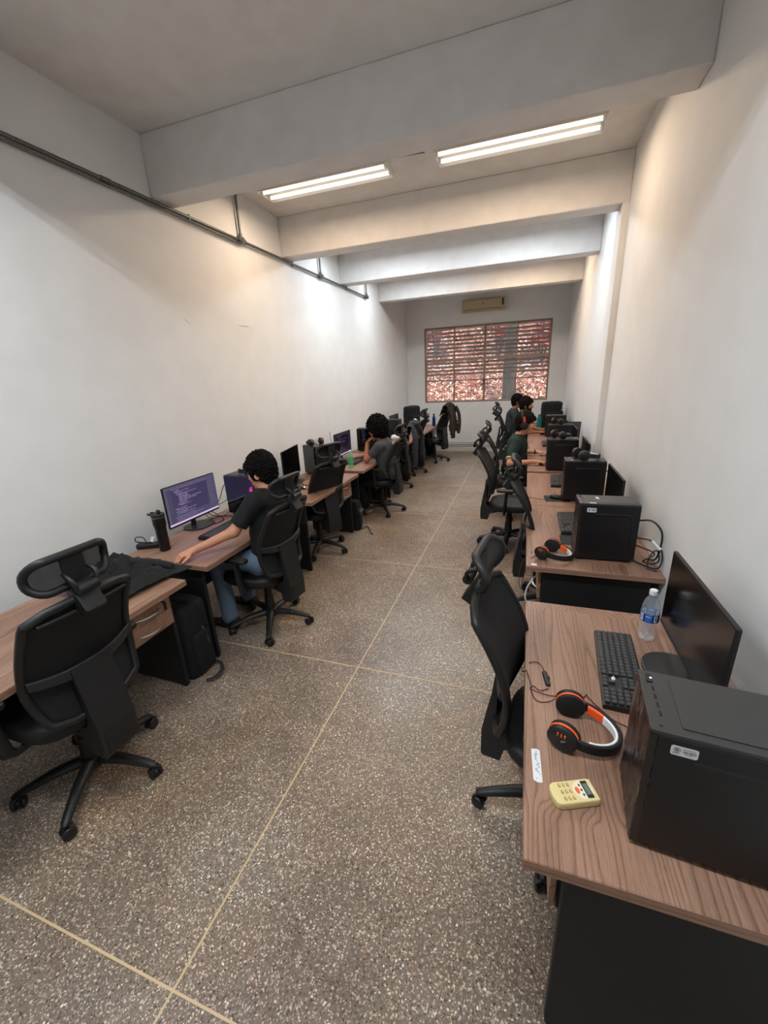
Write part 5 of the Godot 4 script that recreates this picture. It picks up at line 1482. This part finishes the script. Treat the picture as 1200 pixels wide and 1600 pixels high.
# ---------------------------------------------------------------- mesh builder
class MB:
	var t := PackedVector3Array()   # triangle soup, counter-clockwise seen from outside
	func tri(a: Vector3, b: Vector3, c: Vector3) -> void:
		t.append(a); t.append(b); t.append(c)
	func quad(a: Vector3, b: Vector3, c: Vector3, d: Vector3) -> void:
		tri(a, b, c); tri(a, c, d)
	func fix(from: int) -> void:    # turn a closed piece outside out
		var o := t[from]
		var vol := 0.0
		for i in range(from, t.size(), 3):
			vol += (t[i] - o).dot((t[i + 1] - o).cross(t[i + 2] - o))
		if vol < 0.0:
			for i in range(from, t.size(), 3):
				var q := t[i + 1]
				t[i + 1] = t[i + 2]
				t[i + 2] = q
	func box(c: Vector3, s: Vector3, bev := 0.0, xf := Transform3D()) -> MB:
		var from := t.size()
		var h := s * 0.5
		var b: float = min(bev, min(h.x, min(h.y, h.z)) * 0.9)
		var P := func(x, y, z, k):   # corner with the bevel taken off two axes; k = the axis kept full
			var v := Vector3(x * (h.x - (0.0 if k == 0 else b)), y * (h.y - (0.0 if k == 1 else b)), z * (h.z - (0.0 if k == 2 else b)))
			return xf * (c + v)
		for s1 in [-1, 1]:
			quad(P.call(s1, -1, -s1, 0), P.call(s1, 1, -s1, 0), P.call(s1, 1, s1, 0), P.call(s1, -1, s1, 0))
			quad(P.call(-s1, s1, -1, 1), P.call(-s1, s1, 1, 1), P.call(s1, s1, 1, 1), P.call(s1, s1, -1, 1))
			quad(P.call(-s1, -1, s1, 2), P.call(s1, -1, s1, 2), P.call(s1, 1, s1, 2), P.call(-s1, 1, s1, 2))
		if b > 0.0:
			for a in [-1, 1]:
				for d in [-1, 1]:
					var o: int = a * d
					_eq(P.call(a, d, -1, 0), P.call(a, d, 1, 0), P.call(a, d, 1, 1), P.call(a, d, -1, 1), o)
					_eq(P.call(a, -1, d, 2), P.call(a, 1, d, 2), P.call(a, 1, d, 0), P.call(a, -1, d, 0), o)
					_eq(P.call(-1, a, d, 1), P.call(1, a, d, 1), P.call(1, a, d, 2), P.call(-1, a, d, 2), o)
					for e in [-1, 1]:
						if a * d * e > 0:
							tri(P.call(a, d, e, 0), P.call(a, d, e, 1), P.call(a, d, e, 2))
						else:
							tri(P.call(a, d, e, 0), P.call(a, d, e, 2), P.call(a, d, e, 1))
		if xf.basis.determinant() < 0.0:
			fix(from)
		return self
	func _eq(a, b, c, d, o) -> void:
		if o > 0: quad(a, d, c, b)
		else: quad(a, b, c, d)
	func loft(rings: Array, cap := true) -> MB:   # rings of equal length, each closed
		var from := t.size()
		var n: int = rings[0].size()
		for i in rings.size() - 1:
			var p: PackedVector3Array = rings[i]
			var q: PackedVector3Array = rings[i + 1]
			for j in n:
				var k := (j + 1) % n
				quad(p[j], p[k], q[k], q[j])
		if cap:
			for e in [0, rings.size() - 1]:
				var r: PackedVector3Array = rings[e]
				var m := Vector3.ZERO
				for v in r: m += v
				m /= n
				for j in n:
					if e == 0: tri(m, r[(j + 1) % n], r[j])
					else: tri(m, r[j], r[(j + 1) % n])
		fix(from)
		return self
	func tube(pts: Array, r, sides := 8, flat := 1.0, upv := Vector3.UP) -> MB:   # r: number or one per point
		var rings := []
		var up := upv
		for i in pts.size():
			var d: Vector3 = (pts[min(i + 1, pts.size() - 1)] - pts[max(i - 1, 0)]).normalized()
			var s := d.cross(up)
			if s.length() < 0.05: s = d.cross(Vector3(0.3, 0.1, 1))
			s = s.normalized()
			var u := s.cross(d).normalized()
			up = u
			var rr: float = r[i] if r is Array else r
			var ring := PackedVector3Array()
			for k in sides:
				var a := TAU * k / sides
				ring.append(pts[i] + s * cos(a) * rr + u * sin(a) * rr * flat)
			rings.append(ring)
		return loft(rings)
	func lathe(prof: Array, segs := 20, xf := Transform3D()) -> MB:   # prof: Vector2(r, y)
		var rings := []
		for p in prof:
			var ring := PackedVector3Array()
			for k in segs:
				var a := TAU * k / segs
				ring.append(xf * Vector3(cos(a) * max(p.x, 0.0002), p.y, sin(a) * max(p.x, 0.0002)))
			rings.append(ring)
		return loft(rings)
	func prism(poly: PackedVector2Array, z0: float, z1: float, xf := Transform3D()) -> MB:
		var from := t.size()
		var ix := Geometry2D.triangulate_polygon(poly)
		for i in range(0, ix.size(), 3):
			var a := poly[ix[i]]
			var b := poly[ix[i + 1]]
			var c := poly[ix[i + 2]]
			if (b - a).cross(c - a) < 0.0:
				var q := b; b = c; c = q
			tri(xf * Vector3(a.x, a.y, z1), xf * Vector3(b.x, b.y, z1), xf * Vector3(c.x, c.y, z1))
			tri(xf * Vector3(a.x, a.y, z0), xf * Vector3(c.x, c.y, z0), xf * Vector3(b.x, b.y, z0))
		var ccw := not Geometry2D.is_polygon_clockwise(poly)
		for i in poly.size():
			var a := poly[i]
			var b := poly[(i + 1) % poly.size()]
			if not ccw:
				var q := a; a = b; b = q
			quad(xf * Vector3(a.x, a.y, z0), xf * Vector3(b.x, b.y, z0), xf * Vector3(b.x, b.y, z1), xf * Vector3(a.x, a.y, z1))
		fix(from)
		return self
	func rslab(w: float, h: float, d: float, r: float, bev: float, xf := Transform3D()) -> MB:   # rounded rectangle in xy, depth along z
		var rings := []
		for e in [[-d / 2, bev], [-d / 2 + bev * 0.3, bev * 0.3], [-d / 2 + bev, 0.0], [d / 2 - bev, 0.0], [d / 2 - bev * 0.3, bev * 0.3], [d / 2, bev]]:
			var ring := PackedVector3Array()
			for p in MB.rr(w - 2 * e[1], h - 2 * e[1], max(r - e[1], 0.0006)):
				ring.append(xf * Vector3(p.x, p.y, e[0]))
			rings.append(ring)
		return loft(rings)
	func ball(c: Vector3, r: Vector3, n := 12, bs := Basis()) -> MB:
		var rings := []
		for i in range(1, n):
			var f := PI * i / n
			var ring := PackedVector3Array()
			for k in n + 4:
				var a := TAU * k / (n + 4)
				ring.append(c + bs * (Vector3(sin(f) * cos(a), cos(f), sin(f) * sin(a)) * r))
			rings.append(ring)
		return loft(rings)
	func sheet(g: Array, th: float, dir := Vector3.ZERO) -> MB:    # grid of points (rows of equal length) given a thickness
		var from := t.size()
		var R := g.size()
		var C: int = g[0].size()
		var lo := []
		for i in R:
			var row := []
			for j in C:
				var du: Vector3 = g[i][min(j + 1, C - 1)] - g[i][max(j - 1, 0)]
				var dv: Vector3 = g[min(i + 1, R - 1)][j] - g[max(i - 1, 0)][j]
				row.append(g[i][j] - (dir if dir != Vector3.ZERO else du.cross(dv).normalized()) * th)
			lo.append(row)
		for i in R - 1:
			for j in C - 1:
				quad(g[i][j], g[i][j + 1], g[i + 1][j + 1], g[i + 1][j])
				quad(lo[i][j], lo[i + 1][j], lo[i + 1][j + 1], lo[i][j + 1])
		for i in R - 1:
			quad(g[i][0], g[i + 1][0], lo[i + 1][0], lo[i][0])
			quad(g[i][C - 1], lo[i][C - 1], lo[i + 1][C - 1], g[i + 1][C - 1])
		for j in C - 1:
			quad(g[0][j], lo[0][j], lo[0][j + 1], g[0][j + 1])
			quad(g[R - 1][j], g[R - 1][j + 1], lo[R - 1][j + 1], lo[R - 1][j])
		fix(from)
		return self
	static func rr(w: float, h: float, r: float, n := 4) -> PackedVector2Array:
		var o := PackedVector2Array()
		r = min(r, min(w, h) * 0.499)
		for q in 4:
			var c := Vector2((w / 2 - r) * (1 if q == 0 or q == 3 else -1), (h / 2 - r) * (1 if q < 2 else -1))
			for k in n + 1:
				var a := PI / 2 * (q + float(k) / n)
				o.append(c + Vector2(cos(a), sin(a)) * r)
		return o
	func mesh(crease := 38.0, uvm := 0) -> ArrayMesh:
		var n := t.size()
		var fn := PackedVector3Array()
		fn.resize(n / 3)
		for i in n / 3:
			fn[i] = (t[i * 3 + 1] - t[i * 3]).cross(t[i * 3 + 2] - t[i * 3])
		var nor := PackedVector3Array()
		nor.resize(n)
		var at := {}
		if crease >= 170.0:
			for i in n:
				var k := Vector3i(t[i] * 20000.0)
				at[k] = at.get(k, Vector3.ZERO) + fn[i / 3]
			for i in n:
				nor[i] = (at[Vector3i(t[i] * 20000.0)] as Vector3).normalized()
		else:
			var cc := cos(deg_to_rad(crease))
			var unit := PackedVector3Array()
			unit.resize(fn.size())
			for i in fn.size(): unit[i] = fn[i].normalized()
			for i in n:
				var k := Vector3i(t[i] * 20000.0)
				if at.has(k): at[k].append(i / 3)
				else: at[k] = [i / 3]
			for i in n:
				var f := i / 3
				var s := Vector3.ZERO
				for g in at[Vector3i(t[i] * 20000.0)]:
					if unit[g].dot(unit[f]) > cc: s += fn[g]
				nor[i] = s.normalized() if s.length_squared() > 0.0 else Vector3.UP
		var ver := PackedVector3Array(); ver.resize(n)
		var no := PackedVector3Array(); no.resize(n)
		var uv := PackedVector2Array(); uv.resize(n)
		for i in range(0, n, 3):
			var f := fn[i / 3].abs()
			for j in 3:
				var p := t[i + [0, 2, 1][j]]
				ver[i + j] = p
				no[i + j] = nor[i + [0, 2, 1][j]]
				if f.y >= f.x and f.y >= f.z: uv[i + j] = Vector2(p.x, p.z)
				elif f.x >= f.z: uv[i + j] = Vector2(p.y, p.z) if uvm == 0 else Vector2(p.z, p.y)
				else: uv[i + j] = Vector2(p.y, p.x) if uvm == 0 else Vector2(p.x, p.y)
		var a := []
		a.resize(Mesh.ARRAY_MAX)
		a[Mesh.ARRAY_VERTEX] = ver
		a[Mesh.ARRAY_NORMAL] = no
		a[Mesh.ARRAY_TEX_UV] = uv
		var m := ArrayMesh.new()
		m.add_surface_from_arrays(Mesh.PRIMITIVE_TRIANGLES, a)
		return m

# ---------------------------------------------------------------- nodes
var taken := {}
var M := {}
func mb() -> MB:
	return MB.new()
func numbered(called: String) -> String:
	var k: int = taken.get(called, 0)
	taken[called] = k + 1
	return called if k == 0 else "%s_%03d" % [called, k]
func part(parent: Node, called: String, shape, mat: Material, crease := 38.0, uvm := 0) -> MeshInstance3D:
	var o := MeshInstance3D.new()
	o.name = called
	o.mesh = shape.mesh(crease, uvm) if shape is MB else shape
	o.material_override = mat
	parent.add_child(o, true)
	return o
func tag(o: Node, label: String, category: String, group := "") -> void:
	o.set_meta("label", label)
	o.set_meta("category", category)
	if group != "": o.set_meta("group", group)
func thing(called: String, label: String, category: String, at := Vector3.ZERO, turn := 0.0, group := "") -> Node3D:
	var o := Node3D.new()
	o.name = numbered(called)
	add_child(o)
	o.position = at
	o.rotation_degrees.y = turn
	tag(o, label, category, group)
	return o
func single(called: String, label: String, category: String, shape, mat: Material, at := Vector3.ZERO, turn := 0.0, group := "", crease := 38.0) -> MeshInstance3D:
	var o := part(self, numbered(called), shape, mat, crease)
	o.position = at
	o.rotation_degrees.y = turn
	tag(o, label, category, group)
	return o
func dup(src: Node3D, called: String, label: String, at: Vector3, turn: float) -> Node3D:
	var o: Node3D = src.duplicate()
	o.name = numbered(called)
	add_child(o)
	o.position = at
	o.rotation_degrees = Vector3(0, turn, 0)
	o.set_meta("label", label)
	return o
func struct(called: String, shape = null, mat: Material = null, crease := 38.0) -> Node3D:
	var o: Node3D
	if shape == null:
		o = Node3D.new()
		o.name = called
		add_child(o)
	else:
		o = part(self, called, shape, mat, crease)
	o.set_meta("kind", "structure")
	return o
func spline(p: Array, per := 6) -> Array:
	var o := []
	for i in p.size() - 1:
		var a: Vector3 = p[max(i - 1, 0)]
		var b: Vector3 = p[i]
		var c: Vector3 = p[i + 1]
		var d: Vector3 = p[min(i + 2, p.size() - 1)]
		for k in per:
			o.append(b.cubic_interpolate(c, a, d, float(k) / per))
	o.append(p[p.size() - 1])
	return o
func cable(called: String, label: String, pts: Array, r: float, mat: Material, group := "") -> MeshInstance3D:
	var o := single(called, label, "cable", mb().tube(spline(pts), r, 6), mat, Vector3.ZERO, 0.0, group)
	return o
func cord(owner_: Node3D, pts: Array, r: float, mat: Material) -> void:   # a lead that belongs to a thing, given in room coordinates
	var o := part(owner_, "cord", mb().tube(spline(pts), r, 6), mat)
	o.transform = owner_.transform.affine_inverse()
func xf(o: Vector3, rx := 0.0, ry := 0.0, rz := 0.0) -> Transform3D:
	return Transform3D(Basis.from_euler(Vector3(deg_to_rad(rx), deg_to_rad(ry), deg_to_rad(rz))), o)

# ---------------------------------------------------------------- materials
func std(c: Color, rough := 0.6, metal := 0.0, spec := 0.5) -> StandardMaterial3D:
	var m := StandardMaterial3D.new()
	m.albedo_color = c
	m.roughness = rough
	m.metallic = metal
	m.metallic_specular = spec
	return m
func glow(c: Color, energy: float) -> StandardMaterial3D:
	var m := std(Color(0.9, 0.9, 0.9), 0.4)
	m.emission_enabled = true
	m.emission = c
	m.emission_energy_multiplier = energy
	return m
func noise(freq: float, seed_: int, oct := 3) -> FastNoiseLite:
	var n := FastNoiseLite.new()
	n.seed = seed_
	n.noise_type = FastNoiseLite.TYPE_SIMPLEX_SMOOTH
	n.frequency = freq
	n.fractal_octaves = oct
	return n
func noise_tex(freq: float, seed_: int, lo: Color, hi: Color, size := 256, normal := false, bump := 1.0) -> NoiseTexture2D:
	var t := NoiseTexture2D.new()
	t.width = size
	t.height = size
	t.seamless = true
	t.noise = noise(freq, seed_, 4)
	if normal:
		t.as_normal_map = true
		t.bump_strength = bump
	else:
		var g := Gradient.new()
		g.set_color(0, lo)
		g.set_color(1, hi)
		t.color_ramp = g
	return t
func tri_uv(m: StandardMaterial3D, scale: float, world := true) -> StandardMaterial3D:
	m.uv1_triplanar = true
	m.uv1_world_triplanar = world
	m.uv1_scale = Vector3.ONE * scale
	return m
func rgb_image(w: int, h: int, d: PackedByteArray) -> ImageTexture:
	return ImageTexture.create_from_image(Image.create_from_data(w, h, false, Image.FORMAT_RGB8, d))
func stretched(w: int, h: int, sx: int, sy: int, freq: float, seed_: int, oct := 3) -> PackedByteArray:
	var im := noise(freq, seed_, oct).get_seamless_image(w / sx, h / sy)
	im.convert(Image.FORMAT_L8)
	im.resize(w, h, Image.INTERPOLATE_CUBIC)
	return im.get_data()

func wood_texture(seed_: int) -> ImageTexture:      # laminate with long dark grain: 1 m x 1 m, grain along v
	var S := 1024
	var warp := stretched(S, S, 1, 16, 0.007, seed_, 2)
	var fine := stretched(S, S, 1, 32, 0.16, seed_ + 1, 3)
	var tone := stretched(S, S, 2, 16, 0.012, seed_ + 2, 2)
	var pore := stretched(S, S, 1, 16, 0.35, seed_ + 3, 1)
	var d := PackedByteArray()
	d.resize(S * S * 3)
	var c0 := Color(0.585, 0.445, 0.365)
	var c1 := Color(0.375, 0.255, 0.195)
	for y in S:
		for x in S:
			var i := y * S + x
			var w := warp[i] / 255.0
			var ring := fposmod(x * 50.0 / S + w * 4.0, 1.0)
			var line := exp(-ring * ring * 18.0) + 0.5 * exp(-(1.0 - ring) * (1.0 - ring) * 160.0)
			var k: float = 0.55 * line + 0.35 * (fine[i] / 255.0 - 0.5) + 0.5 * (tone[i] / 255.0 - 0.5)
			if pore[i] < 70: k += 0.22
			k = clampf(k, -0.25, 1.25)
			var j := i * 3
			d[j] = int(clampf(lerpf(c0.r, c1.r, k), 0, 1) * 255)
			d[j + 1] = int(clampf(lerpf(c0.g, c1.g, k), 0, 1) * 255)
			d[j + 2] = int(clampf(lerpf(c0.b, c1.b, k), 0, 1) * 255)
	return rgb_image(S, S, d)

func terrazzo_texture() -> ImageTexture:             # 1.4 m of floor
	var S := 1024
	var d := PackedByteArray()
	d.resize(S * S * 3)
	var g := stretched(S, S, 1, 1, 0.09, 5, 3)
	for i in S * S:
		var k := (g[i] / 255.0 - 0.5) * 42.0
		d[i * 3] = int(126 + k)
		d[i * 3 + 1] = int(112 + k)
		d[i * 3 + 2] = int(100 + k)
	var rng := RandomNumberGenerator.new()
	rng.seed = 11
	var pal := [[222, 206, 182], [196, 174, 146], [168, 142, 114], [146, 118, 94], [92, 78, 68], [76, 64, 58], [140, 104, 86], [170, 160, 150], [246, 236, 218], [205, 190, 168], [226, 212, 190]]
	for c in 90000:
		var cx := rng.randf() * S
		var cy := rng.randf() * S
		var a := 0.8 + pow(rng.randf(), 2.6) * 2.7
		var b := a * rng.randf_range(0.45, 0.95)
		var th := rng.randf() * PI
		var co := cos(th)
		var si := sin(th)
		var p: Array = pal[rng.randi() % pal.size()]
		var v := rng.randf_range(0.85, 1.08)
		var R := int(ceil(a))
		var sk := rng.randf_range(-0.5, 0.5)
		for dy in range(-R, R + 1):
			for dx in range(-R, R + 1):
				var u := (dx * co + dy * si) / a
				var w := (-dx * si + dy * co) / b + u * sk
				if absf(u) + absf(w) * 0.6 < 0.95 and u * u + w * w < 1.0:
					var j := (posmod(int(cy) + dy, S) * S + posmod(int(cx) + dx, S)) * 3
					d[j] = mini(255, int(p[0] * v))
					d[j + 1] = mini(255, int(p[1] * v))
					d[j + 2] = mini(255, int(p[2] * v))
	return rgb_image(S, S, d)

func code_texture(seed_: int, base: Color, ink: Color) -> ImageTexture:
	var im := Image.create(640, 360, false, Image.FORMAT_RGB8)
	im.fill(base)
	var rng := RandomNumberGenerator.new()
	rng.seed = seed_
	im.fill_rect(Rect2i(0, 0, 640, 22), base.lightened(0.10))
	im.fill_rect(Rect2i(0, 22, 28, 320), base.lightened(0.12))
	im.fill_rect(Rect2i(28, 22, 50, 320), base.lightened(0.04))
	im.fill_rect(Rect2i(530, 22, 110, 320), base.lightened(0.09))
	im.fill_rect(Rect2i(78, 22, 452, 16), base.lightened(0.16))
	for k in 8:
		im.fill_rect(Rect2i(14 + k * 62, 7, rng.randi_range(20, 44), 7), ink.darkened(0.2))
	var y := 46
	var indent := 0
	while y < 270:
		if rng.randf() < 0.16:
			y += 13
			indent = 0
			continue
		indent = clampi(indent + rng.randi_range(-1, 1), 0, 3)
		var x := 92 + indent * 22
		for w in rng.randi_range(1, 7):
			var l := rng.randi_range(10, 58)
			if x + l > 520: break
			im.fill_rect(Rect2i(x, y, l, 6), ink.lerp(Color(0.75, 0.6, 0.85), rng.randf() * 0.6))
			x += l + 7
		y += 13
	im.fill_rect(Rect2i(78, 280, 452, 62), base.lightened(0.07))
	for k in 3:
		im.fill_rect(Rect2i(90, 290 + k * 16, rng.randi_range(150, 380), 7), ink.darkened(0.1))
	for k in 16:
		im.fill_rect(Rect2i(540, 34 + k * 18, rng.randi_range(30, 80), 6), ink.darkened(0.25))
	im.fill_rect(Rect2i(0, 342, 640, 18), Color(0.86, 0.74, 0.90))
	return ImageTexture.create_from_image(im)

func stroke(im: Image, a: Vector2, b: Vector2, r: float, c: Color) -> void:
	var n := int(a.distance_to(b)) + 1
	for k in n + 1:
		var p := a.lerp(b, float(k) / n)
		im.fill_rect(Rect2i(int(p.x - r), int(p.y - r), int(r * 2) + 1, int(r * 2) + 1), c)

func asset_tag_texture() -> ImageTexture:
	var im := Image.create(256, 104, false, Image.FORMAT_RGB8)
	im.fill(Color(0.80, 0.80, 0.81))
	var k := Color(0.16, 0.16, 0.18)
	for i in 90:                                   # the round emblem with its band
		var a := TAU * i / 90
		im.fill_rect(Rect2i(int(58 + cos(a) * 31), int(42 + sin(a) * 22), 5, 4), k)
		im.fill_rect(Rect2i(int(58 + cos(a) * 21), int(42 + sin(a) * 14), 3, 3), k)
	stroke(im, Vector2(48, 34), Vector2(70, 52), 2, k)
	stroke(im, Vector2(70, 34), Vector2(48, 52), 2, k)
	im.fill_rect(Rect2i(56, 34, 6, 20), k)
	for w in [[24, 14], [41, 10], [54, 16], [73, 12]]:
		im.fill_rect(Rect2i(w[0], 74, w[1], 9), k)
	im.fill_rect(Rect2i(112, 24, 118, 6), Color(0.32, 0.32, 0.34))
	var rng := RandomNumberGenerator.new()
	rng.seed = 4
	var x := 108
	while x < 236:                                 # bar code
		var w := rng.randi_range(1, 5)
		im.fill_rect(Rect2i(x, 40, w, 26), k)
		x += w + rng.randi_range(1, 4)
	for j in 8:
		im.fill_rect(Rect2i(136 + j * 9, 72, 6, 8), k)
	return ImageTexture.create_from_image(im)

func make_materials() -> void:
	M.wall = tri_uv(std(Color(0.90, 0.897, 0.89), 0.72), 0.45)
	M.wall.albedo_texture = noise_tex(0.012, 3, Color(0.975, 0.973, 0.97), Color(1, 1, 1), 512)
	M.wall.normal_enabled = true
	M.wall.normal_texture = noise_tex(0.05, 9, Color.BLACK, Color.WHITE, 512, true, 1.2)
	M.wall.normal_scale = 0.10
	M.ceiling = tri_uv(std(Color(0.89, 0.88, 0.87), 0.8), 0.5)
	M.ceiling.albedo_texture = noise_tex(0.015, 13, Color(0.95, 0.945, 0.94), Color(1, 1, 1), 512)
	M.trim = std(Color(0.80, 0.79, 0.77), 0.55)
	M.floor = std(Color(1, 1, 1), 0.40)
	M.floor.albedo_texture = terrazzo_texture()
	M.floor.uv1_scale = Vector3.ONE / 1.4
	M.floor.vertex_color_use_as_albedo = true
	M.floor.roughness_texture = noise_tex(0.02, 21, Color(0.75, 0.75, 0.75), Color(1, 1, 1), 256)
	M.strip = std(Color(0.80, 0.69, 0.53), 0.45)
	M.wood = std(Color(1, 1, 1), 0.42)
	M.wood.albedo_texture = wood_texture(31)
	M.wood_front = std(Color(1, 1, 1), 0.42)
	M.wood_front.albedo_texture = M.wood.albedo_texture
	M.wood_front.uv1_scale = Vector3(1.6, 1.0, 1.0)
	M.panel = std(Color(0.055, 0.052, 0.055), 0.6)
	M.plastic = tri_uv(std(Color(0.075, 0.074, 0.078), 0.5), 14.0, false)
	M.plastic.normal_enabled = true
	M.plastic.normal_texture = noise_tex(0.2, 17, Color.BLACK, Color.WHITE, 256, true, 2.0)
	M.plastic.normal_scale = 0.12
	M.plastic_grey = std(Color(0.12, 0.12, 0.125), 0.48)
	M.seat = tri_uv(std(Color(0.07, 0.068, 0.072), 0.62), 10.0, false)
	M.seat.normal_enabled = true
	M.seat.normal_texture = noise_tex(0.3, 19, Color.BLACK, Color.WHITE, 256, true, 3.0)
	M.seat.normal_scale = 0.3
	M.mesh_back = std(Color(0.075, 0.073, 0.077, 0.95), 0.85)
	M.mesh_back.transparency = BaseMaterial3D.TRANSPARENCY_ALPHA
	M.mesh_head = std(Color(0.10, 0.10, 0.105, 0.70), 0.85)
	M.mesh_head.transparency = BaseMaterial3D.TRANSPARENCY_ALPHA
	M.case_black = std(Color(0.045, 0.046, 0.052), 0.38)
	M.case_top = tri_uv(std(Color(0.075, 0.076, 0.08), 0.42, 0.0, 0.9), 20.0, false)  # black like the case, slightly paler: some ceiling sheen put into the colour
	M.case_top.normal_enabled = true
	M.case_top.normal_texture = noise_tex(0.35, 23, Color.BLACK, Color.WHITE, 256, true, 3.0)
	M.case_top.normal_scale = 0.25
	M.case_front = std(Color(0.14, 0.115, 0.105), 0.30)
	M.dark = std(Color(0.02, 0.02, 0.022), 0.5)
	M.chrome = std(Color(0.80, 0.79, 0.77), 0.28, 0.9)
	M.galv = tri_uv(std(Color(0.50, 0.51, 0.50), 0.45, 0.75), 6.0)
	M.galv.albedo_texture = noise_tex(0.04, 29, Color(0.7, 0.7, 0.68), Color(1, 1, 1), 256)
	M.screen_off = std(Color(0.022, 0.02, 0.021), 0.22)
	M.white_enamel = std(Color(0.88, 0.87, 0.84), 0.35)
	M.orange = std(Color(0.98, 0.36, 0.10), 0.42)
	M.trim_dull = std(Color(0.42, 0.25, 0.22), 0.45)
	M.trim_brown = std(Color(0.55, 0.20, 0.13), 0.45)
	M.rubber = std(Color(0.05, 0.048, 0.05), 0.72)
	M.cable = std(Color(0.045, 0.043, 0.045), 0.5)
	M.cable_red = std(Color(0.33, 0.13, 0.085), 0.5)
	M.cable_white = std(Color(0.82, 0.82, 0.81), 0.45)
	M.key = std(Color(0.21, 0.21, 0.215), 0.45)
	M.white = std(Color(0.90, 0.90, 0.89), 0.5)
	M.paper = std(Color(0.86, 0.86, 0.86), 0.7)
	M.skin = std(Color(0.78, 0.54, 0.42), 0.55)
	M.skin.subsurf_scatter_enabled = true
	M.skin.subsurf_scatter_strength = 0.12
	M.skin_tan = std(Color(0.62, 0.39, 0.27), 0.55)
	M.skin_tan.subsurf_scatter_enabled = true
	M.skin_tan.subsurf_scatter_strength = 0.1
	M.hair = std(Color(0.06, 0.042, 0.034), 0.85, 0.0, 0.25)
	M.hair_brown = std(Color(0.10, 0.062, 0.042), 0.85, 0.0, 0.25)
	M.eye = std(Color(0.85, 0.83, 0.80), 0.25)
	M.iris = std(Color(0.08, 0.05, 0.03), 0.2)
	M.cloth_black = cloth_mat(Color(0.05, 0.05, 0.054), 41)
	M.cloth_charcoal = cloth_mat(Color(0.17, 0.175, 0.19), 42)
	M.cloth_grey = cloth_mat(Color(0.27, 0.28, 0.295), 43)
	M.cloth_green = cloth_mat(Color(0.045, 0.15, 0.095), 44)
	M.cloth_blue_grey = cloth_mat(Color(0.20, 0.22, 0.25), 45)
	M.denim = cloth_mat(Color(0.42, 0.49, 0.57), 46)
	M.denim_dark = cloth_mat(Color(0.075, 0.085, 0.12), 47)
	M.cloth_brown = cloth_mat(Color(0.20, 0.155, 0.12), 48)
	M.glass = std(Color(0.85, 0.88, 0.88, 0.10), 0.03)
	M.glass.transparency = BaseMaterial3D.TRANSPARENCY_ALPHA
	M.pet = std(Color(0.92, 0.95, 0.98, 0.16), 0.05)
	M.pet.transparency = BaseMaterial3D.TRANSPARENCY_ALPHA
	M.pet_green = std(Color(0.35, 0.80, 0.50, 0.45), 0.08)
	M.pet_green.transparency = BaseMaterial3D.TRANSPARENCY_ALPHA
	M.smoked = std(Color(0.05, 0.055, 0.06, 0.62), 0.05)
	M.smoked.transparency = BaseMaterial3D.TRANSPARENCY_ALPHA
func cloth_mat(c: Color, s: int) -> StandardMaterial3D:
	var m := tri_uv(std(c, 0.88), 5.0, false)
	m.albedo_texture = noise_tex(0.12, s, Color(0.82, 0.82, 0.82), Color(1, 1, 1), 256)
	m.normal_enabled = true
	m.normal_texture = noise_tex(0.25, s + 50, Color.BLACK, Color.WHITE, 256, true, 4.0)
	m.normal_scale = 0.25
	return m
